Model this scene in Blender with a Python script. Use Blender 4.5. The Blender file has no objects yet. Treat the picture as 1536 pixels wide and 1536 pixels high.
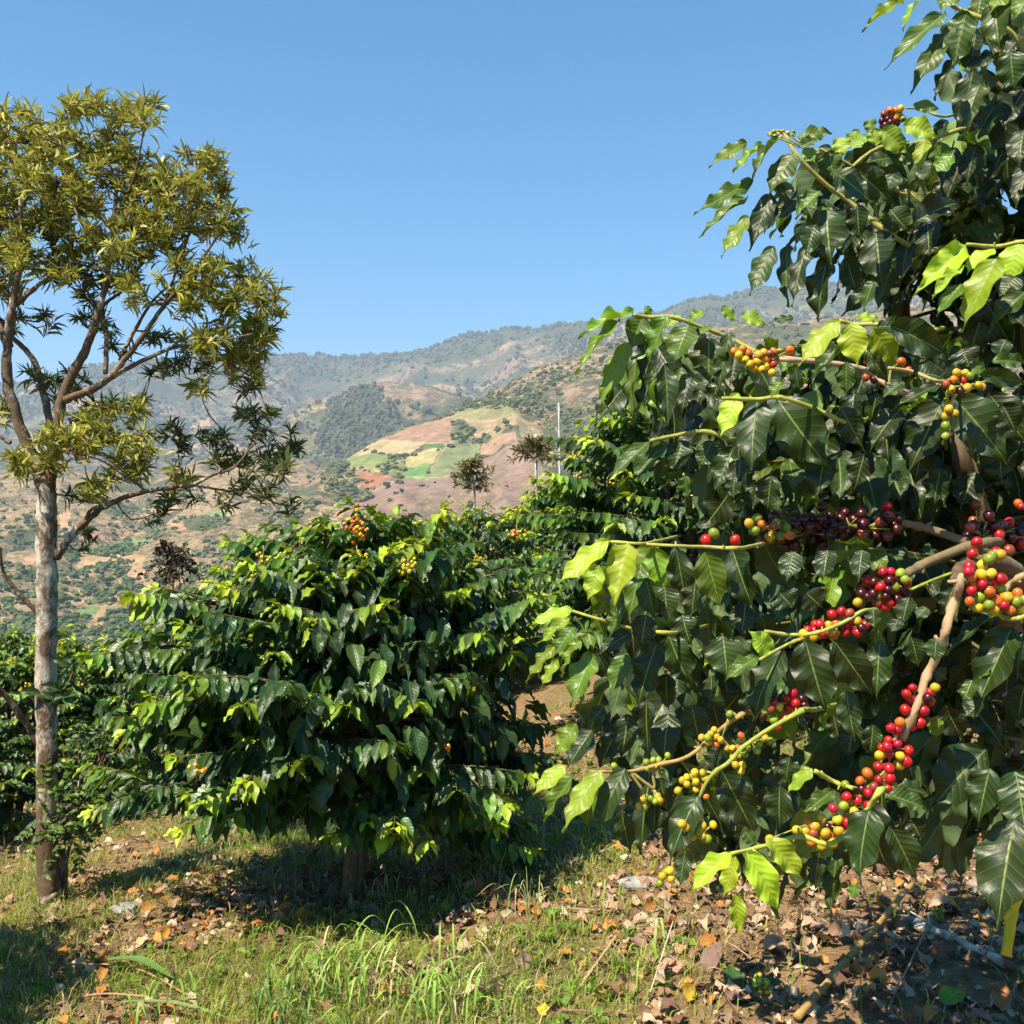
import bpy, math
import numpy as np

# ------------------------------------------------------------ camera, sky, sun, exposure
scene = bpy.context.scene
col = scene.collection
F = 1475.0                                   # focal length in photo pixels (photo is 1536 wide)
PITCH = math.atan(32.0 / F)
cam_d = bpy.data.cameras.new("camera")
cam_d.sensor_width = 36.0
cam_d.lens = 36.0 * F / 1536.0
cam_d.clip_start = 0.05
cam_d.clip_end = 20000.0
cam = bpy.data.objects.new("camera", cam_d)
col.objects.link(cam)
cam.location = (0, 0, 0)
cam.rotation_euler = (math.radians(90) + PITCH, 0, 0)
scene.camera = cam

SUN = np.array([0.48, 0.52, -1.02])          # direction the light travels
SUN = SUN / np.linalg.norm(SUN)
sun_elev = math.asin(-SUN[2])
sun_az = math.atan2(-SUN[0], -SUN[1])        # compass angle of the sun from +Y towards +X

world = bpy.data.worlds.new("World")
scene.world = world
world.use_nodes = True
wn = world.node_tree
bg = wn.nodes["Background"]
sky = wn.nodes.new("ShaderNodeTexSky")
sky.sky_type = 'NISHITA'
sky.sun_disc = False
sky.sun_elevation = sun_elev
sky.sun_rotation = sun_az
sky.altitude = 1200.0
sky.air_density = 1.0
sky.dust_density = 0.3
sky.ozone_density = 1.2
hsv = wn.nodes.new("ShaderNodeHueSaturation")
hsv.inputs["Saturation"].default_value = 1.46
hsv.inputs["Value"].default_value = 1.0
hsv.inputs["Hue"].default_value = 0.49
wn.links.new(sky.outputs[0], hsv.inputs["Color"])
wn.links.new(hsv.outputs[0], bg.inputs[0])
bg.inputs[1].default_value = 0.097

sun_d = bpy.data.lights.new("sun", 'SUN')
sun_d.energy = 5.0
sun_d.angle = math.radians(0.5)
sun_d.color = (1.0, 0.90, 0.71)
sun = bpy.data.objects.new("sun", sun_d)
col.objects.link(sun)
from mathutils import Vector, Matrix
sun.rotation_euler = Vector(SUN).to_track_quat('-Z', 'Y').to_euler()

scene.view_settings.view_transform = 'Standard'
scene.view_settings.look = 'None'
scene.view_settings.exposure = 1.14
scene.view_settings.gamma = 1.0
scene.cycles.max_bounces = 6
scene.cycles.diffuse_bounces = 1
scene.cycles.glossy_bounces = 2
scene.cycles.transmission_bounces = 3
scene.cycles.volume_bounces = 0

# ------------------------------------------------------------ helpers
cp, sp_ = math.cos(PITCH), math.sin(PITCH)
FWD = np.array([0, cp, sp_]); UPV = np.array([0, -sp_, cp])


def P(px, py, Y):
    """world point seen at photo pixel (px, py) whose world y is Y (works on arrays)"""
    px, py, Y = np.broadcast_arrays(np.asarray(px, float), np.asarray(py, float), np.asarray(Y, float))
    a = (px - 768.0) / F
    b = (768.0 - py) / F
    dy = b * UPV[1] + FWD[1]
    dz = b * UPV[2] + FWD[2]
    return np.stack([a / dy * Y, Y, dz / dy * Y], -1)


def _hash(ix, iy, seed):
    h = (ix.astype(np.int64) * 374761393 + iy.astype(np.int64) * 668265263 + seed * 1442695041) & 0xffffffff
    h = ((h ^ (h >> 13)) * 1274126177) & 0xffffffff
    h = h ^ (h >> 16)
    return (h & 0xffffff) / float(0xffffff)


def vnoise(x, y, seed=0):
    x = np.asarray(x, float); y = np.asarray(y, float)
    ix = np.floor(x); iy = np.floor(y)
    fx = x - ix; fy = y - iy
    fx = fx * fx * (3 - 2 * fx); fy = fy * fy * (3 - 2 * fy)
    a = _hash(ix, iy, seed); b = _hash(ix + 1, iy, seed)
    c = _hash(ix, iy + 1, seed); d = _hash(ix + 1, iy + 1, seed)
    return (a * (1 - fx) + b * fx) * (1 - fy) + (c * (1 - fx) + d * fx) * fy


def fbm(x, y, seed=0, oct=4):
    s = 0; a = 0.5; n = 0
    for o in range(oct):
        s = s + a * vnoise(np.asarray(x) * 2 ** o, np.asarray(y) * 2 ** o, seed + o * 17)
        n += a; a *= 0.5
    return s / n


def unit(v):
    v = np.asarray(v, float)
    return v / (np.linalg.norm(v, axis=-1, keepdims=True) + 1e-12)


def thing(name, label, cat, loc=(0, 0, 0), group=None, kind=None):
    o = bpy.data.objects.new(name, None)
    o.empty_display_size = 0.1
    col.objects.link(o)
    o.location = tuple(float(c) for c in loc)
    o["label"] = label; o["category"] = cat
    if group: o["group"] = group
    if kind: o["kind"] = kind
    return o


def tag(o, label=None, cat=None, group=None, kind=None):
    if label: o["label"] = label
    if cat: o["category"] = cat
    if group: o["group"] = group
    if kind: o["kind"] = kind
    return o


def origin_of(o):
    while o is not None and o.parent is not None:
        o = o.parent
    return np.array(o.location) if o is not None else np.zeros(3)


def make_mesh(name, V, faces, mats, smooth=True, attrs=None, matidx=None):
    """V (n,3); faces = list of int arrays (m,k) with k 3 or 4"""
    me = bpy.data.meshes.new(name)
    V = np.asarray(V, np.float32)
    faces = [np.asarray(f, np.int32) for f in faces if len(f)]
    me.vertices.add(len(V)); me.vertices.foreach_set("co", V.ravel())
    nl = sum(f.size for f in faces); npoly = sum(len(f) for f in faces)
    me.loops.add(nl); me.polygons.add(npoly)
    me.loops.foreach_set("vertex_index", np.concatenate([f.ravel() for f in faces]))
    starts = []; s = 0
    for f in faces:
        starts.append(np.arange(len(f)) * f.shape[1] + s); s += f.size
    me.polygons.foreach_set("loop_start", np.concatenate(starts).astype(np.int32))
    me.polygons.foreach_set("use_smooth", np.full(npoly, smooth))
    for m in (mats if isinstance(mats, (list, tuple)) else [mats]):
        me.materials.append(m)
    if matidx is not None:
        me.polygons.foreach_set("material_index", np.asarray(matidx, np.int32))
    for k, a in (attrs or {}).items():
        a = np.asarray(a, np.float32)
        if a.ndim == 1:
            at = me.attributes.new(k, 'FLOAT', 'POINT'); at.data.foreach_set("value", a)
        elif a.shape[1] == 3:
            at = me.attributes.new(k, 'FLOAT_VECTOR', 'POINT'); at.data.foreach_set("vector", a.ravel())
    me.update(calc_edges=True)
    me.validate()
    return me


def mobj(name, V, faces, mats, parent=None, smooth=True, attrs=None, loc=None):
    V = np.asarray(V, float)
    if parent is not None:
        off = origin_of(parent)
    elif loc is not None:
        off = np.asarray(loc, float)
    else:
        off = np.zeros(3)
    me = make_mesh(name, V - off, faces, mats, smooth, attrs)
    o = bpy.data.objects.new(name, me)
    col.objects.link(o)
    if parent is not None: o.parent = parent
    else: o.location = tuple(off)
    return o


class Geo:
    """collects vertices, quads and triangles with a colour"""
    def __init__(self):
        self.V = []; self.Q = []; self.T = []; self.C = []; self.n = 0

    def add(self, V, Q=None, T=None, c=(1, 1, 1)):
        V = np.asarray(V, float)
        self.V.append(V)
        c = np.asarray(c, float)
        self.C.append(np.broadcast_to(c, (len(V), 3)))
        if Q is not None and len(Q): self.Q.append(np.asarray(Q) + self.n)
        if T is not None and len(T): self.T.append(np.asarray(T) + self.n)
        self.n += len(V)

    def tube(self, pts, rad, k=6, c=(1, 1, 1), wob=0.0, seed=0):
        pts = np.asarray(pts, float); n = len(pts)
        rad = np.broadcast_to(np.asarray(rad, float), (n,))
        t = np.gradient(pts, axis=0); t = unit(t)
        ref = np.array([0, 0, 1.0]) if abs(t[0][2]) < 0.9 else np.array([1.0, 0, 0])
        u = unit(np.cross(t, ref)); w = np.cross(t, u)
        for i in range(1, n):
            if np.dot(u[i], u[i - 1]) < 0:
                u[i] = -u[i]; w[i] = -w[i]
        a = np.linspace(0, 2 * np.pi, k, endpoint=False)
        rr = rad[:, None] * np.ones(k)
        if wob:
            rr = rr * (1 + wob * (vnoise(np.arange(n)[:, None] * 0.9 + seed, np.cos(a)[None] * 1.7 + 5 + np.sin(a)[None] * 3, seed) - 0.5) * 2)
        V = pts[:, None] + rr[..., None] * (np.cos(a)[None, :, None] * u[:, None] + np.sin(a)[None, :, None] * w[:, None])
        V = V.reshape(-1, 3)
        i = np.arange(n - 1)[:, None] * k; j = np.arange(k)[None]
        j2 = (j + 1) % k
        Q = np.stack([i + j, i + j2, i + k + j2, i + k + j], -1).reshape(-1, 4)
        V = np.vstack([V, pts[-1:], pts[:1]])
        e = (n - 1) * k; top = n * k; j = np.arange(k); j2 = (j + 1) % k
        T = np.vstack([np.stack([e + j, e + j2, np.full(k, top)], -1), np.stack([j2, j, np.full(k, top + 1)], -1)])
        self.add(V, Q, T, c)

    def build(self, name, mats, parent=None, smooth=True, loc=None):
        V = np.vstack(self.V); fs = []
        if self.Q: fs.append(np.vstack(self.Q))
        if self.T: fs.append(np.vstack(self.T))
        return mobj(name, V, fs, mats, parent, smooth, {"col": np.vstack(self.C)}, loc)


def spline(pts, n):
    """Catmull-Rom through pts, n samples"""
    p = np.asarray(pts, float)
    if len(p) == 2:
        return p[0] + (p[1] - p[0]) * np.linspace(0, 1, n)[:, None]
    q = np.vstack([2 * p[0] - p[1], p, 2 * p[-1] - p[-2]])
    u = np.linspace(0, len(p) - 1 - 1e-9, n)
    i = u.astype(int); t = (u - i)[:, None]
    a, b, c, d = q[i], q[i + 1], q[i + 2], q[i + 3]
    return 0.5 * (2 * b + (c - a) * t + (2 * a - 5 * b + 4 * c - d) * t ** 2 + (3 * b - a - 3 * c + d) * t ** 3)


# ------------------------------------------------------------ materials
def new_mat(name):
    m = bpy.data.materials.new(name); m.use_nodes = True
    nt = m.node_tree
    for n in list(nt.nodes): nt.nodes.remove(n)
    out = nt.nodes.new("ShaderNodeOutputMaterial")
    return m, nt, out


class N:
    """tiny node helper"""
    def __init__(self, nt): self.nt = nt

    def __call__(self, typ, **kw):
        n = self.nt.nodes.new("ShaderNode" + typ)
        for k, v in kw.items():
            if k.startswith("i_"): continue
            setattr(n, k, v)
        return n

    def link(self, a, b): self.nt.links.new(a, b)

    def val(self, inp, v):
        if hasattr(v, "default_value") or hasattr(v, "is_linked"): self.link(v, inp)
        else: inp.default_value = v

    def math(self, op, a, b=0.0, c=0.0, clamp=False):
        n = self("Math", operation=op); n.use_clamp = clamp
        self.val(n.inputs[0], a); self.val(n.inputs[1], b); self.val(n.inputs[2], c)
        return n.outputs[0]

    def mix(self, f, a, b, blend='MIX'):
        n = self("Mix", data_type='RGBA', blend_type=blend)
        self.val(n.inputs[0], f)
        for s, v in ((6, a), (7, b)):
            if isinstance(v, tuple): n.inputs[s].default_value = (*v, 1) if len(v) == 3 else v
            else: self.link(v, n.inputs[s])
        return n.outputs[2]

    def attr(self, name):
        n = self("Attribute"); n.attribute_name = name
        return n

    def noise(self, vec, scale, detail=4, rough=0.55, w=None):
        n = self("TexNoise")
        if vec is not None: self.link(vec, n.inputs["Vector"])
        n.inputs["Scale"].default_value = scale
        n.inputs["Detail"].default_value = detail
        n.inputs["Roughness"].default_value = rough
        return n

    def ramp(self, f, stops):
        n = self("ValToRGB"); cr = n.color_ramp
        while len(cr.elements) < len(stops): cr.elements.new(0.5)
        for e, (p, c) in zip(cr.elements, stops):
            e.position = p; e.color = (*c, 1) if len(c) == 3 else c
        self.link(f, n.inputs[0])
        return n.outputs[0]


def pos_vec(n):
    return n("NewGeometry").outputs["Position"]


def leaf_material(name, dark, bright, young, rib, gloss=0.34, trans=0.3, veins=9.0, spec=0.5):
    m, nt, out = new_mat(name); n = N(nt)
    luv = n.attr("luv")                                   # x = -1..1 across, y = 0..1 along, z = random per leaf
    sep = n("SeparateXYZ"); n.link(luv.outputs["Vector"], sep.inputs[0])
    ax = n.math('ABSOLUTE', sep.outputs[0])
    age = n.attr("age").outputs["Fac"]
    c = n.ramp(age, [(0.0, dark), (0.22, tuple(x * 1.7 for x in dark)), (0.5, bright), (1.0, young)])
    # variation from leaf to leaf and inside a leaf
    nz = n.noise(pos_vec(n), 38, 3)
    v = n.math('ADD', n.math('MULTIPLY', sep.outputs[2], 0.7), n.math('MULTIPLY', nz.outputs[0], 0.6))
    hs = n("HueSaturation")
    n.val(hs.inputs["Hue"], n.math('ADD', n.math('MULTIPLY', sep.outputs[2], 0.03), 0.485))
    n.val(hs.inputs["Saturation"], 1.0)
    n.val(hs.inputs["Value"], n.math('ADD', v, 0.42)); n.link(c, hs.inputs["Color"])
    c = hs.outputs[0]
    # midrib and side veins (side veins run forward from the rib)
    ribm = n.math('SUBTRACT', 1.0, n.math('DIVIDE', ax, 0.055), clamp=True)
    ph = n.math('SUBTRACT', n.math('MULTIPLY', sep.outputs[1], veins), n.math('MULTIPLY', ax, 1.6))
    fr = n.math('ABSOLUTE', n.math('SUBTRACT', n.math('FRACT', ph), 0.5))
    vein = n.math('SUBTRACT', 1.0, n.math('DIVIDE', fr, 0.06), clamp=True)
    f = n.math('MAXIMUM', n.math('MULTIPLY', ribm, 0.75), n.math('MULTIPLY', vein, 0.15))
    c = n.mix(f, c, rib)
    # blemishes: small brown spots on some leaves
    sp = n.noise(pos_vec(n), 90, 2)
    spf = n.math('MULTIPLY', n.math('GREATER_THAN', sp.outputs[0], 0.73), 0.55)
    c = n.mix(spf, c, (0.16, 0.10, 0.03))
    back = n("NewGeometry").outputs["Backfacing"]
    cb = n.mix(0.45, c, (0.13, 0.20, 0.07))
    cc = n.mix(back, c, cb)
    bump = n("Bump"); bump.inputs["Strength"].default_value = 0.25; bump.inputs["Distance"].default_value = 0.003
    q = n.math('MULTIPLY', n.math('POWER', n.math('MULTIPLY', fr, 2.0), 0.5), -1.0)
    h = n.math('ADD', n.math('ADD', q, n.math('MULTIPLY', ribm, -1.0)), n.math('MULTIPLY', n.noise(pos_vec(n), 120, 3).outputs[0], 0.7))
    n.link(h, bump.inputs["Height"])
    b = n("BsdfPrincipled")
    n.link(cc, b.inputs["Base Color"]); n.link(bump.outputs[0], b.inputs["Normal"])
    rg = n.math('ADD', n.math('MULTIPLY', n.noise(pos_vec(n), 14, 3).outputs[0], 0.3), gloss - 0.13)
    rg = n.math('ADD', rg, n.math('MULTIPLY', back, 0.25))
    n.link(rg, b.inputs["Roughness"])
    b.inputs["Specular IOR Level"].default_value = spec
    tr = n("BsdfTranslucent")
    hs2 = n("HueSaturation"); hs2.inputs["Hue"].default_value = 0.475; hs2.inputs["Saturation"].default_value = 1.15
    hs2.inputs["Value"].default_value = 2.6; n.link(c, hs2.inputs["Color"])
    n.link(hs2.outputs[0], tr.inputs[0])
    mx = n("MixShader"); mx.inputs[0].default_value = trans
    n.link(b.outputs[0], mx.inputs[1]); n.link(tr.outputs[0], mx.inputs[2])
    n.link(mx.outputs[0], out.inputs[0])
    return m


def simple_leaf(name, trans=0.3, rough=0.55, value=1.0, spec=0.3):
    """leaf/blade material coloured by its 'col' attribute"""
    m, nt, out = new_mat(name); n = N(nt)
    c = n.attr("col").outputs["Color"]
    nz = n.noise(pos_vec(n), 55, 3)
    hs = n("HueSaturation"); n.link(c, hs.inputs["Color"])
    n.val(hs.inputs["Value"], n.math('ADD', n.math('MULTIPLY', nz.outputs[0], 0.8 * value), 0.6 * value))
    b = n("BsdfPrincipled"); n.link(hs.outputs[0], b.inputs["Base Color"])
    b.inputs["Roughness"].default_value = rough
    b.inputs["Specular IOR Level"].default_value = spec
    if trans > 0:
        tr = n("BsdfTranslucent")
        hs2 = n("HueSaturation"); hs2.inputs["Value"].default_value = 1.7; n.link(hs.outputs[0], hs2.inputs["Color"])
        n.link(hs2.outputs[0], tr.inputs[0])
        mx = n("MixShader"); mx.inputs[0].default_value = trans
        n.link(b.outputs[0], mx.inputs[1]); n.link(tr.outputs[0], mx.inputs[2])
        n.link(mx.outputs[0], out.inputs[0])
    else:
        n.link(b.outputs[0], out.inputs[0])
    return m


def bark_material(name, base, pale, scale=30.0, pale_at=0.55, usecol=False, bumpd=0.006, shift=False, zs=0.35):
    m, nt, out = new_mat(name); n = N(nt)
    tc = n("NewGeometry").outputs["Position"]
    mp = n("Mapping"); mp.inputs["Scale"].default_value = (1, 1, zs); n.link(tc, mp.inputs[0])
    a = n.noise(mp.outputs[0], scale, 6, 0.65)
    bb = n.noise(mp.outputs[0], scale * 0.38, 6, 0.75)
    lo = tuple(x * 0.55 for x in base)
    c = n.ramp(a.outputs[0], [(0.25, lo), (0.55, base), (0.8, tuple(min(1, x * 1.35) for x in base))])
    fb = bb.outputs[0]
    if shift:        # 'col' red channel says how much pale lichen this stretch of bark carries
        sc_ = n("SeparateColor"); n.link(n.attr("col").outputs["Color"], sc_.inputs[0])
        fb = n.math('ADD', fb, n.math('MULTIPLY', n.math('SUBTRACT', sc_.outputs[0], 0.5), 0.45))
    f = n.ramp(fb, [(pale_at - 0.06, (0, 0, 0)), (pale_at + 0.06, (1, 1, 1))])
    c = n.mix(f, c, pale)
    cr = n.noise(mp.outputs[0], scale * 2.2, 3, 0.7)
    c = n.mix(n.math('MULTIPLY', n.math('LESS_THAN', cr.outputs[0], 0.38), 0.5), c, lo)
    if usecol:
        c = n.mix(1.0, c, n.attr("col").outputs["Color"], 'MULTIPLY')
    b = n("BsdfPrincipled"); n.link(c, b.inputs["Base Color"]); b.inputs["Roughness"].default_value = 0.85
    b.inputs["Specular IOR Level"].default_value = 0.2
    bp = n("Bump"); bp.inputs["Strength"].default_value = 0.8; bp.inputs["Distance"].default_value = bumpd
    n.link(a.outputs[0], bp.inputs["Height"]); n.link(bp.outputs[0], b.inputs["Normal"])
    n.link(b.outputs[0], out.inputs[0])
    return m


def cherry_material():
    m, nt, out = new_mat("coffee_cherry_skin"); n = N(nt)
    c = n.attr("col").outputs["Color"]
    nz = n.noise(pos_vec(n), 140, 3)
    hs = n("HueSaturation"); n.link(c, hs.inputs["Color"])
    n.val(hs.inputs["Value"], n.math('ADD', n.math('MULTIPLY', nz.outputs[0], 0.7), 0.65))
    n.val(hs.inputs["Hue"], n.math('ADD', n.math('MULTIPLY', n.noise(pos_vec(n), 60, 2).outputs[0], 0.05), 0.475))
    b = n("BsdfPrincipled"); n.link(hs.outputs[0], b.inputs["Base Color"])
    b.inputs["Roughness"].default_value = 0.31
    b.inputs["Specular IOR Level"].default_value = 0.5
    b.inputs["Subsurface Weight"].default_value = 0.0
    n.link(b.outputs[0], out.inputs[0])
    return m


def hill_material(name, fine=1.0):
    m, nt, out = new_mat(name); n = N(nt)
    c = n.attr("col").outputs["Color"]
    p = pos_vec(n)
    a = n.noise(p, 0.12 * fine, 8, 0.7)
    b2 = n.noise(p, 0.9 * fine, 5, 0.7)
    wl = n.attr("wild").outputs["Fac"]
    v = n.math('ADD', n.math('MULTIPLY', a.outputs[0], 1.5), n.math('MULTIPLY', b2.outputs[0], 0.9))
    hs = n("HueSaturation"); n.link(c, hs.inputs["Color"]); n.val(hs.inputs["Value"], n.math('SUBTRACT', v, 0.07))
    cc = hs.outputs[0]
    s1 = n.noise(p, 0.20 * fine, 6, 0.75); s2 = n.noise(p, 0.045 * fine, 5, 0.65)
    f1 = n.ramp(n.math('ADD', n.math('MULTIPLY', s1.outputs[0], 0.65), n.math('MULTIPLY', s2.outputs[0], 0.35)), [(0.485, (0, 0, 0)), (0.53, (1, 1, 1))])
    cc = n.mix(n.math('MULTIPLY', n.math('MULTIPLY', f1, wl), 0.85), cc, (0.075, 0.078, 0.036))
    s3 = n.noise(p, 0.33 * fine, 5, 0.7)
    f3 = n.ramp(s3.outputs[0], [(0.60, (0, 0, 0)), (0.66, (1, 1, 1))])
    cc = n.mix(n.math('MULTIPLY', n.math('MULTIPLY', f3, wl), 0.6), cc, (0.42, 0.29, 0.18))
    b = n("BsdfPrincipled"); n.link(cc, b.inputs["Base Color"]); b.inputs["Roughness"].default_value = 0.95
    b.inputs["Specular IOR Level"].default_value = 0.1
    bp = n("Bump"); bp.inputs["Strength"].default_value = 0.9; bp.inputs["Distance"].default_value = 6.0 / fine
    n.link(a.outputs[0], bp.inputs["Height"]); n.link(bp.outputs[0], b.inputs["Normal"])
    n.link(b.outputs[0], out.inputs[0])
    return m


def ground_material():
    m, nt, out = new_mat("soil_and_moss"); n = N(nt)
    p = pos_vec(n)
    a = n.noise(p, 3.0, 8, 0.7); f = n.noise(p, 28, 6, 0.7); g = n.noise(p, 1.1, 5, 0.6)
    c = n.ramp(f.outputs[0], [(0.25, (0.10, 0.058, 0.028)), (0.5, (0.28, 0.17, 0.09)), (0.75, (0.45, 0.30, 0.16))])
    c2 = n.ramp(f.outputs[0], [(0.3, (0.05, 0.07, 0.018)), (0.7, (0.17, 0.19, 0.06))])
    gr = n.attr("grass").outputs["Fac"]
    k = n.math('MULTIPLY', gr, n.ramp(a.outputs[0], [(0.38, (0.15, 0.15, 0.15)), (0.6, (1, 1, 1))]))
    c = n.mix(k, c, c2)
    b = n("BsdfPrincipled"); n.link(c, b.inputs["Base Color"]); b.inputs["Roughness"].default_value = 0.95
    b.inputs["Specular IOR Level"].default_value = 0.1
    bp = n("Bump"); bp.inputs["Strength"].default_value = 1.0; bp.inputs["Distance"].default_value = 0.03
    n.link(f.outputs[0], bp.inputs["Height"]); n.link(bp.outputs[0], b.inputs["Normal"])
    n.link(b.outputs[0], out.inputs[0])
    return m


M_COFFEE = leaf_material("coffee_leaf", (0.013, 0.024, 0.004), (0.075, 0.13, 0.010), (0.30, 0.40, 0.018), (0.26, 0.34, 0.06), gloss=0.42, trans=0.15, spec=0.42)
M_COFFEE_S = leaf_material("coffee_leaf_glossy", (0.017, 0.040, 0.008), (0.085, 0.16, 0.012), (0.34, 0.44, 0.02), (0.14, 0.20, 0.05), gloss=0.40, trans=0.16, spec=0.45)
M_OAK = simple_leaf("silver_oak_leaf", 0.22, 0.5, 1.0, 0.4)
M_BLADE = simple_leaf("grass_blade", 0.3, 0.5)
M_LITTER = simple_leaf("dry_leaf", 0.08, 0.75, 1.0, 0.2)
M_FARTREE = simple_leaf("far_tree_foliage", 0.0, 0.9, 1.0, 0.1)
M_BARK_PALE = bark_material("lichened_bark", (0.17, 0.115, 0.075), (0.58, 0.50, 0.41), 22, 0.49, bumpd=0.012)
M_BARK_TWIG = bark_material("olive_brown_bark", (0.12, 0.075, 0.042), (0.30, 0.215, 0.135), 32, 0.55, bumpd=0.01)
M_BARK_COFFEE = bark_material("coffee_bark", (0.13, 0.085, 0.048), (0.27, 0.21, 0.14), 60, 0.6, usecol=False, bumpd=0.003)
M_TWIG = bark_material("coffee_twig", (0.9, 0.9, 0.9), (0.98, 0.95, 0.9), 70, 0.55, usecol=True, bumpd=0.002)
M_CHERRY = cherry_material()
M_HILL = hill_material("hillside_soil_and_scrub", 1.0)
M_HILL_FAR = hill_material("far_hillside", 0.5)
M_GROUND = ground_material()
M_STONE = bark_material("grey_stone", (0.24, 0.23, 0.22), (0.36, 0.35, 0.33), 40, 0.5)
M_BARK_SHADE = bark_material("blotched_bark", (0.14, 0.09, 0.055), (0.54, 0.47, 0.38), 20, 0.512, bumpd=0.014, shift=True, zs=0.6)
M_POST = bark_material("whitewashed_post", (0.62, 0.58, 0.52), (0.75, 0.72, 0.66), 20, 0.5)


# ------------------------------------------------------------ leaves
def leaf_template(rng, nu, nv, kind='coffee', hero=False, curl=1.0):
    v = np.linspace(0, 1, nv + 1)
    u = np.linspace(-1, 1, nu + 1)
    U, Vv = np.meshgrid(u, v)
    if kind == 'coffee':
        w = np.clip(np.sin(np.pi * np.clip(Vv, 0, 1) ** (rng.uniform(0.68, 0.8) if hero else 0.78)), 0, 1) ** 0.9
        w = w * np.clip(1 - np.clip((Vv - 0.70) / 0.30, 0, 1) ** 0.9 * 0.80, 0, 1)
        if hero:
            sg_ = np.sign(U) * rng.uniform(0.3, 1.5); w = w * (0.97 + 0.06 * (0.6 - np.abs(np.sin(Vv * rng.uniform(11, 17) + sg_))) * np.clip((Vv - 0.1) * 4, 0, 1) + 0.035 * np.sin(Vv * 23 + sg_ * 2 + rng.uniform(0, 6)))
    elif kind == 'broad':
        w = np.sin(np.pi * Vv ** 0.7) ** 0.7
    else:
        w = np.sin(np.pi * Vv ** 0.6) ** 0.9
    w = np.clip(w, 0.015, None); 
    x = U * w * 0.5
    ph1, ph2 = rng.uniform(0, 6, 2)
    amp = rng.uniform(0.035, 0.08) * curl * (1.1 if hero else 1)
    side = np.sign(U)
    fold = rng.uniform(0.02, 0.17)
    z = fold * np.abs(U) * w
    z = z + amp * np.abs(U) ** 1.6 * np.sin(Vv * (17 + 3 * side) + ph1 + side * ph2)
    if hero:
        z = z + 0.0045 * np.cos((Vv * 9 - np.abs(U) * 1.6) * 2 * np.pi) * (1 - np.abs(U) ** 3) * np.clip(np.abs(U) * 5, 0, 1)
    bend = rng.uniform(0.15, 0.9) * curl
    th = bend * (Vv - 0.15)
    y = Vv * np.cos(th * 0.8); z = z - bend * 0.33 * Vv ** 2
    x = x + rng.uniform(-0.09, 0.09) * Vv ** 2 * curl
    tw = rng.uniform(-0.5, 0.5) * curl * Vv * (0.7 if hero else 1)
    x, z = x * np.cos(tw), z + x * np.sin(tw)
    V = np.stack([x, y, z], -1).reshape(-1, 3)
    tip = V.reshape(nv + 1, nu + 1, 3)[-1, nu // 2]
    # turn so that the tip lies on +y at distance 1
    L = np.linalg.norm(tip); a = tip / L
    xax = unit(np.cross(a, [0, 0, 1])); zax = np.cross(xax, a)
    V = np.stack([V @ xax, V @ a, V @ zax], -1) / np.array([1, L, L])
    i = np.arange(nv)[:, None] * (nu + 1); j = np.arange(nu)[None]
    Q = np.stack([i + j, i + j + 1, i + nu + 2 + j, i + nu + 1 + j], -1).reshape(-1, 4)
    luv = np.stack([U, Vv, np.zeros_like(U)], -1).reshape(-1, 3)
    return V, Q, luv


class Leaves:
    def __init__(self, templates): self.t = templates; self.L = []

    def add(self, base, axis, normal, length, width, age, rnd, col=(1, 1, 1), tpl=None):
        self.L.append((base, axis, normal, length, width, age, rnd, col, -1 if tpl is None else tpl))

    def arrays(self, rng):
        if not self.L: return None
        base = np.array([l[0] for l in self.L]); ax = unit(np.array([l[1] for l in self.L])); nn = np.array([l[2] for l in self.L], float)
        ln = np.array([l[3] for l in self.L]); wd = np.array([l[4] for l in self.L])
        age = np.array([l[5] for l in self.L]); rnd = np.array([l[6] for l in self.L]); cl = np.array([l[7] for l in self.L])
        tp = np.array([l[8] for l in self.L]); r = rng.integers(0, len(self.t), len(tp)); tp = np.where(tp < 0, r, tp)
        s = unit(np.cross(ax, nn)); nn = np.cross(s, ax)
        Vs, Qs, As, Us, Cs = [], [], [], [], []; off = 0
        for k, (V, Q, luv) in enumerate(self.t):
            m = np.where(tp == k)[0]
            if not len(m): continue
            W = (base[m][:, None] + V[None, :, 0, None] * (s[m] * wd[m][:, None])[:, None]
                 + V[None, :, 1, None] * (ax[m] * ln[m][:, None])[:, None]
                 + V[None, :, 2, None] * (nn[m] * ln[m][:, None])[:, None])
            nv = len(V)
            Vs.append(W.reshape(-1, 3))
            Qs.append((Q[None] + (np.arange(len(m)) * nv)[:, None, None] + off).reshape(-1, Q.shape[1]))
            As.append(np.repeat(age[m], nv))
            u = np.repeat(luv[None], len(m), 0).copy(); u[..., 2] = rnd[m][:, None]; Us.append(u.reshape(-1, 3))
            Cs.append(np.repeat(cl[m], nv, 0))
            off += nv * len(m)
        return np.vstack(Vs), np.vstack(Qs), np.concatenate(As), np.vstack(Us), np.vstack(Cs)

    def build(self, name, mat, parent=None, rng=None, loc=None):
        V, Q, A, U, C = self.arrays(rng)
        return mobj(name, V, [Q], mat, parent, True, {"age": A, "luv": U, "col": C}, loc)


_r = np.random.default_rng(11)
T_HERO = [leaf_template(_r, 10, 26, 'coffee', True, 1.0) for _ in range(14)]
T_MID = [leaf_template(_r, 4, 8, 'coffee', False, 0.95) for _ in range(10)]
T_LOW = [leaf_template(_r, 2, 5, 'coffee', False, 1.2) for _ in range(6)]
T_DRY = [leaf_template(_r, 4, 6, 'coffee', False, 1.9) for _ in range(8)]
T_NARROW = [leaf_template(_r, 2, 3, 'narrow', False, 0.7) for _ in range(5)]


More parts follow.
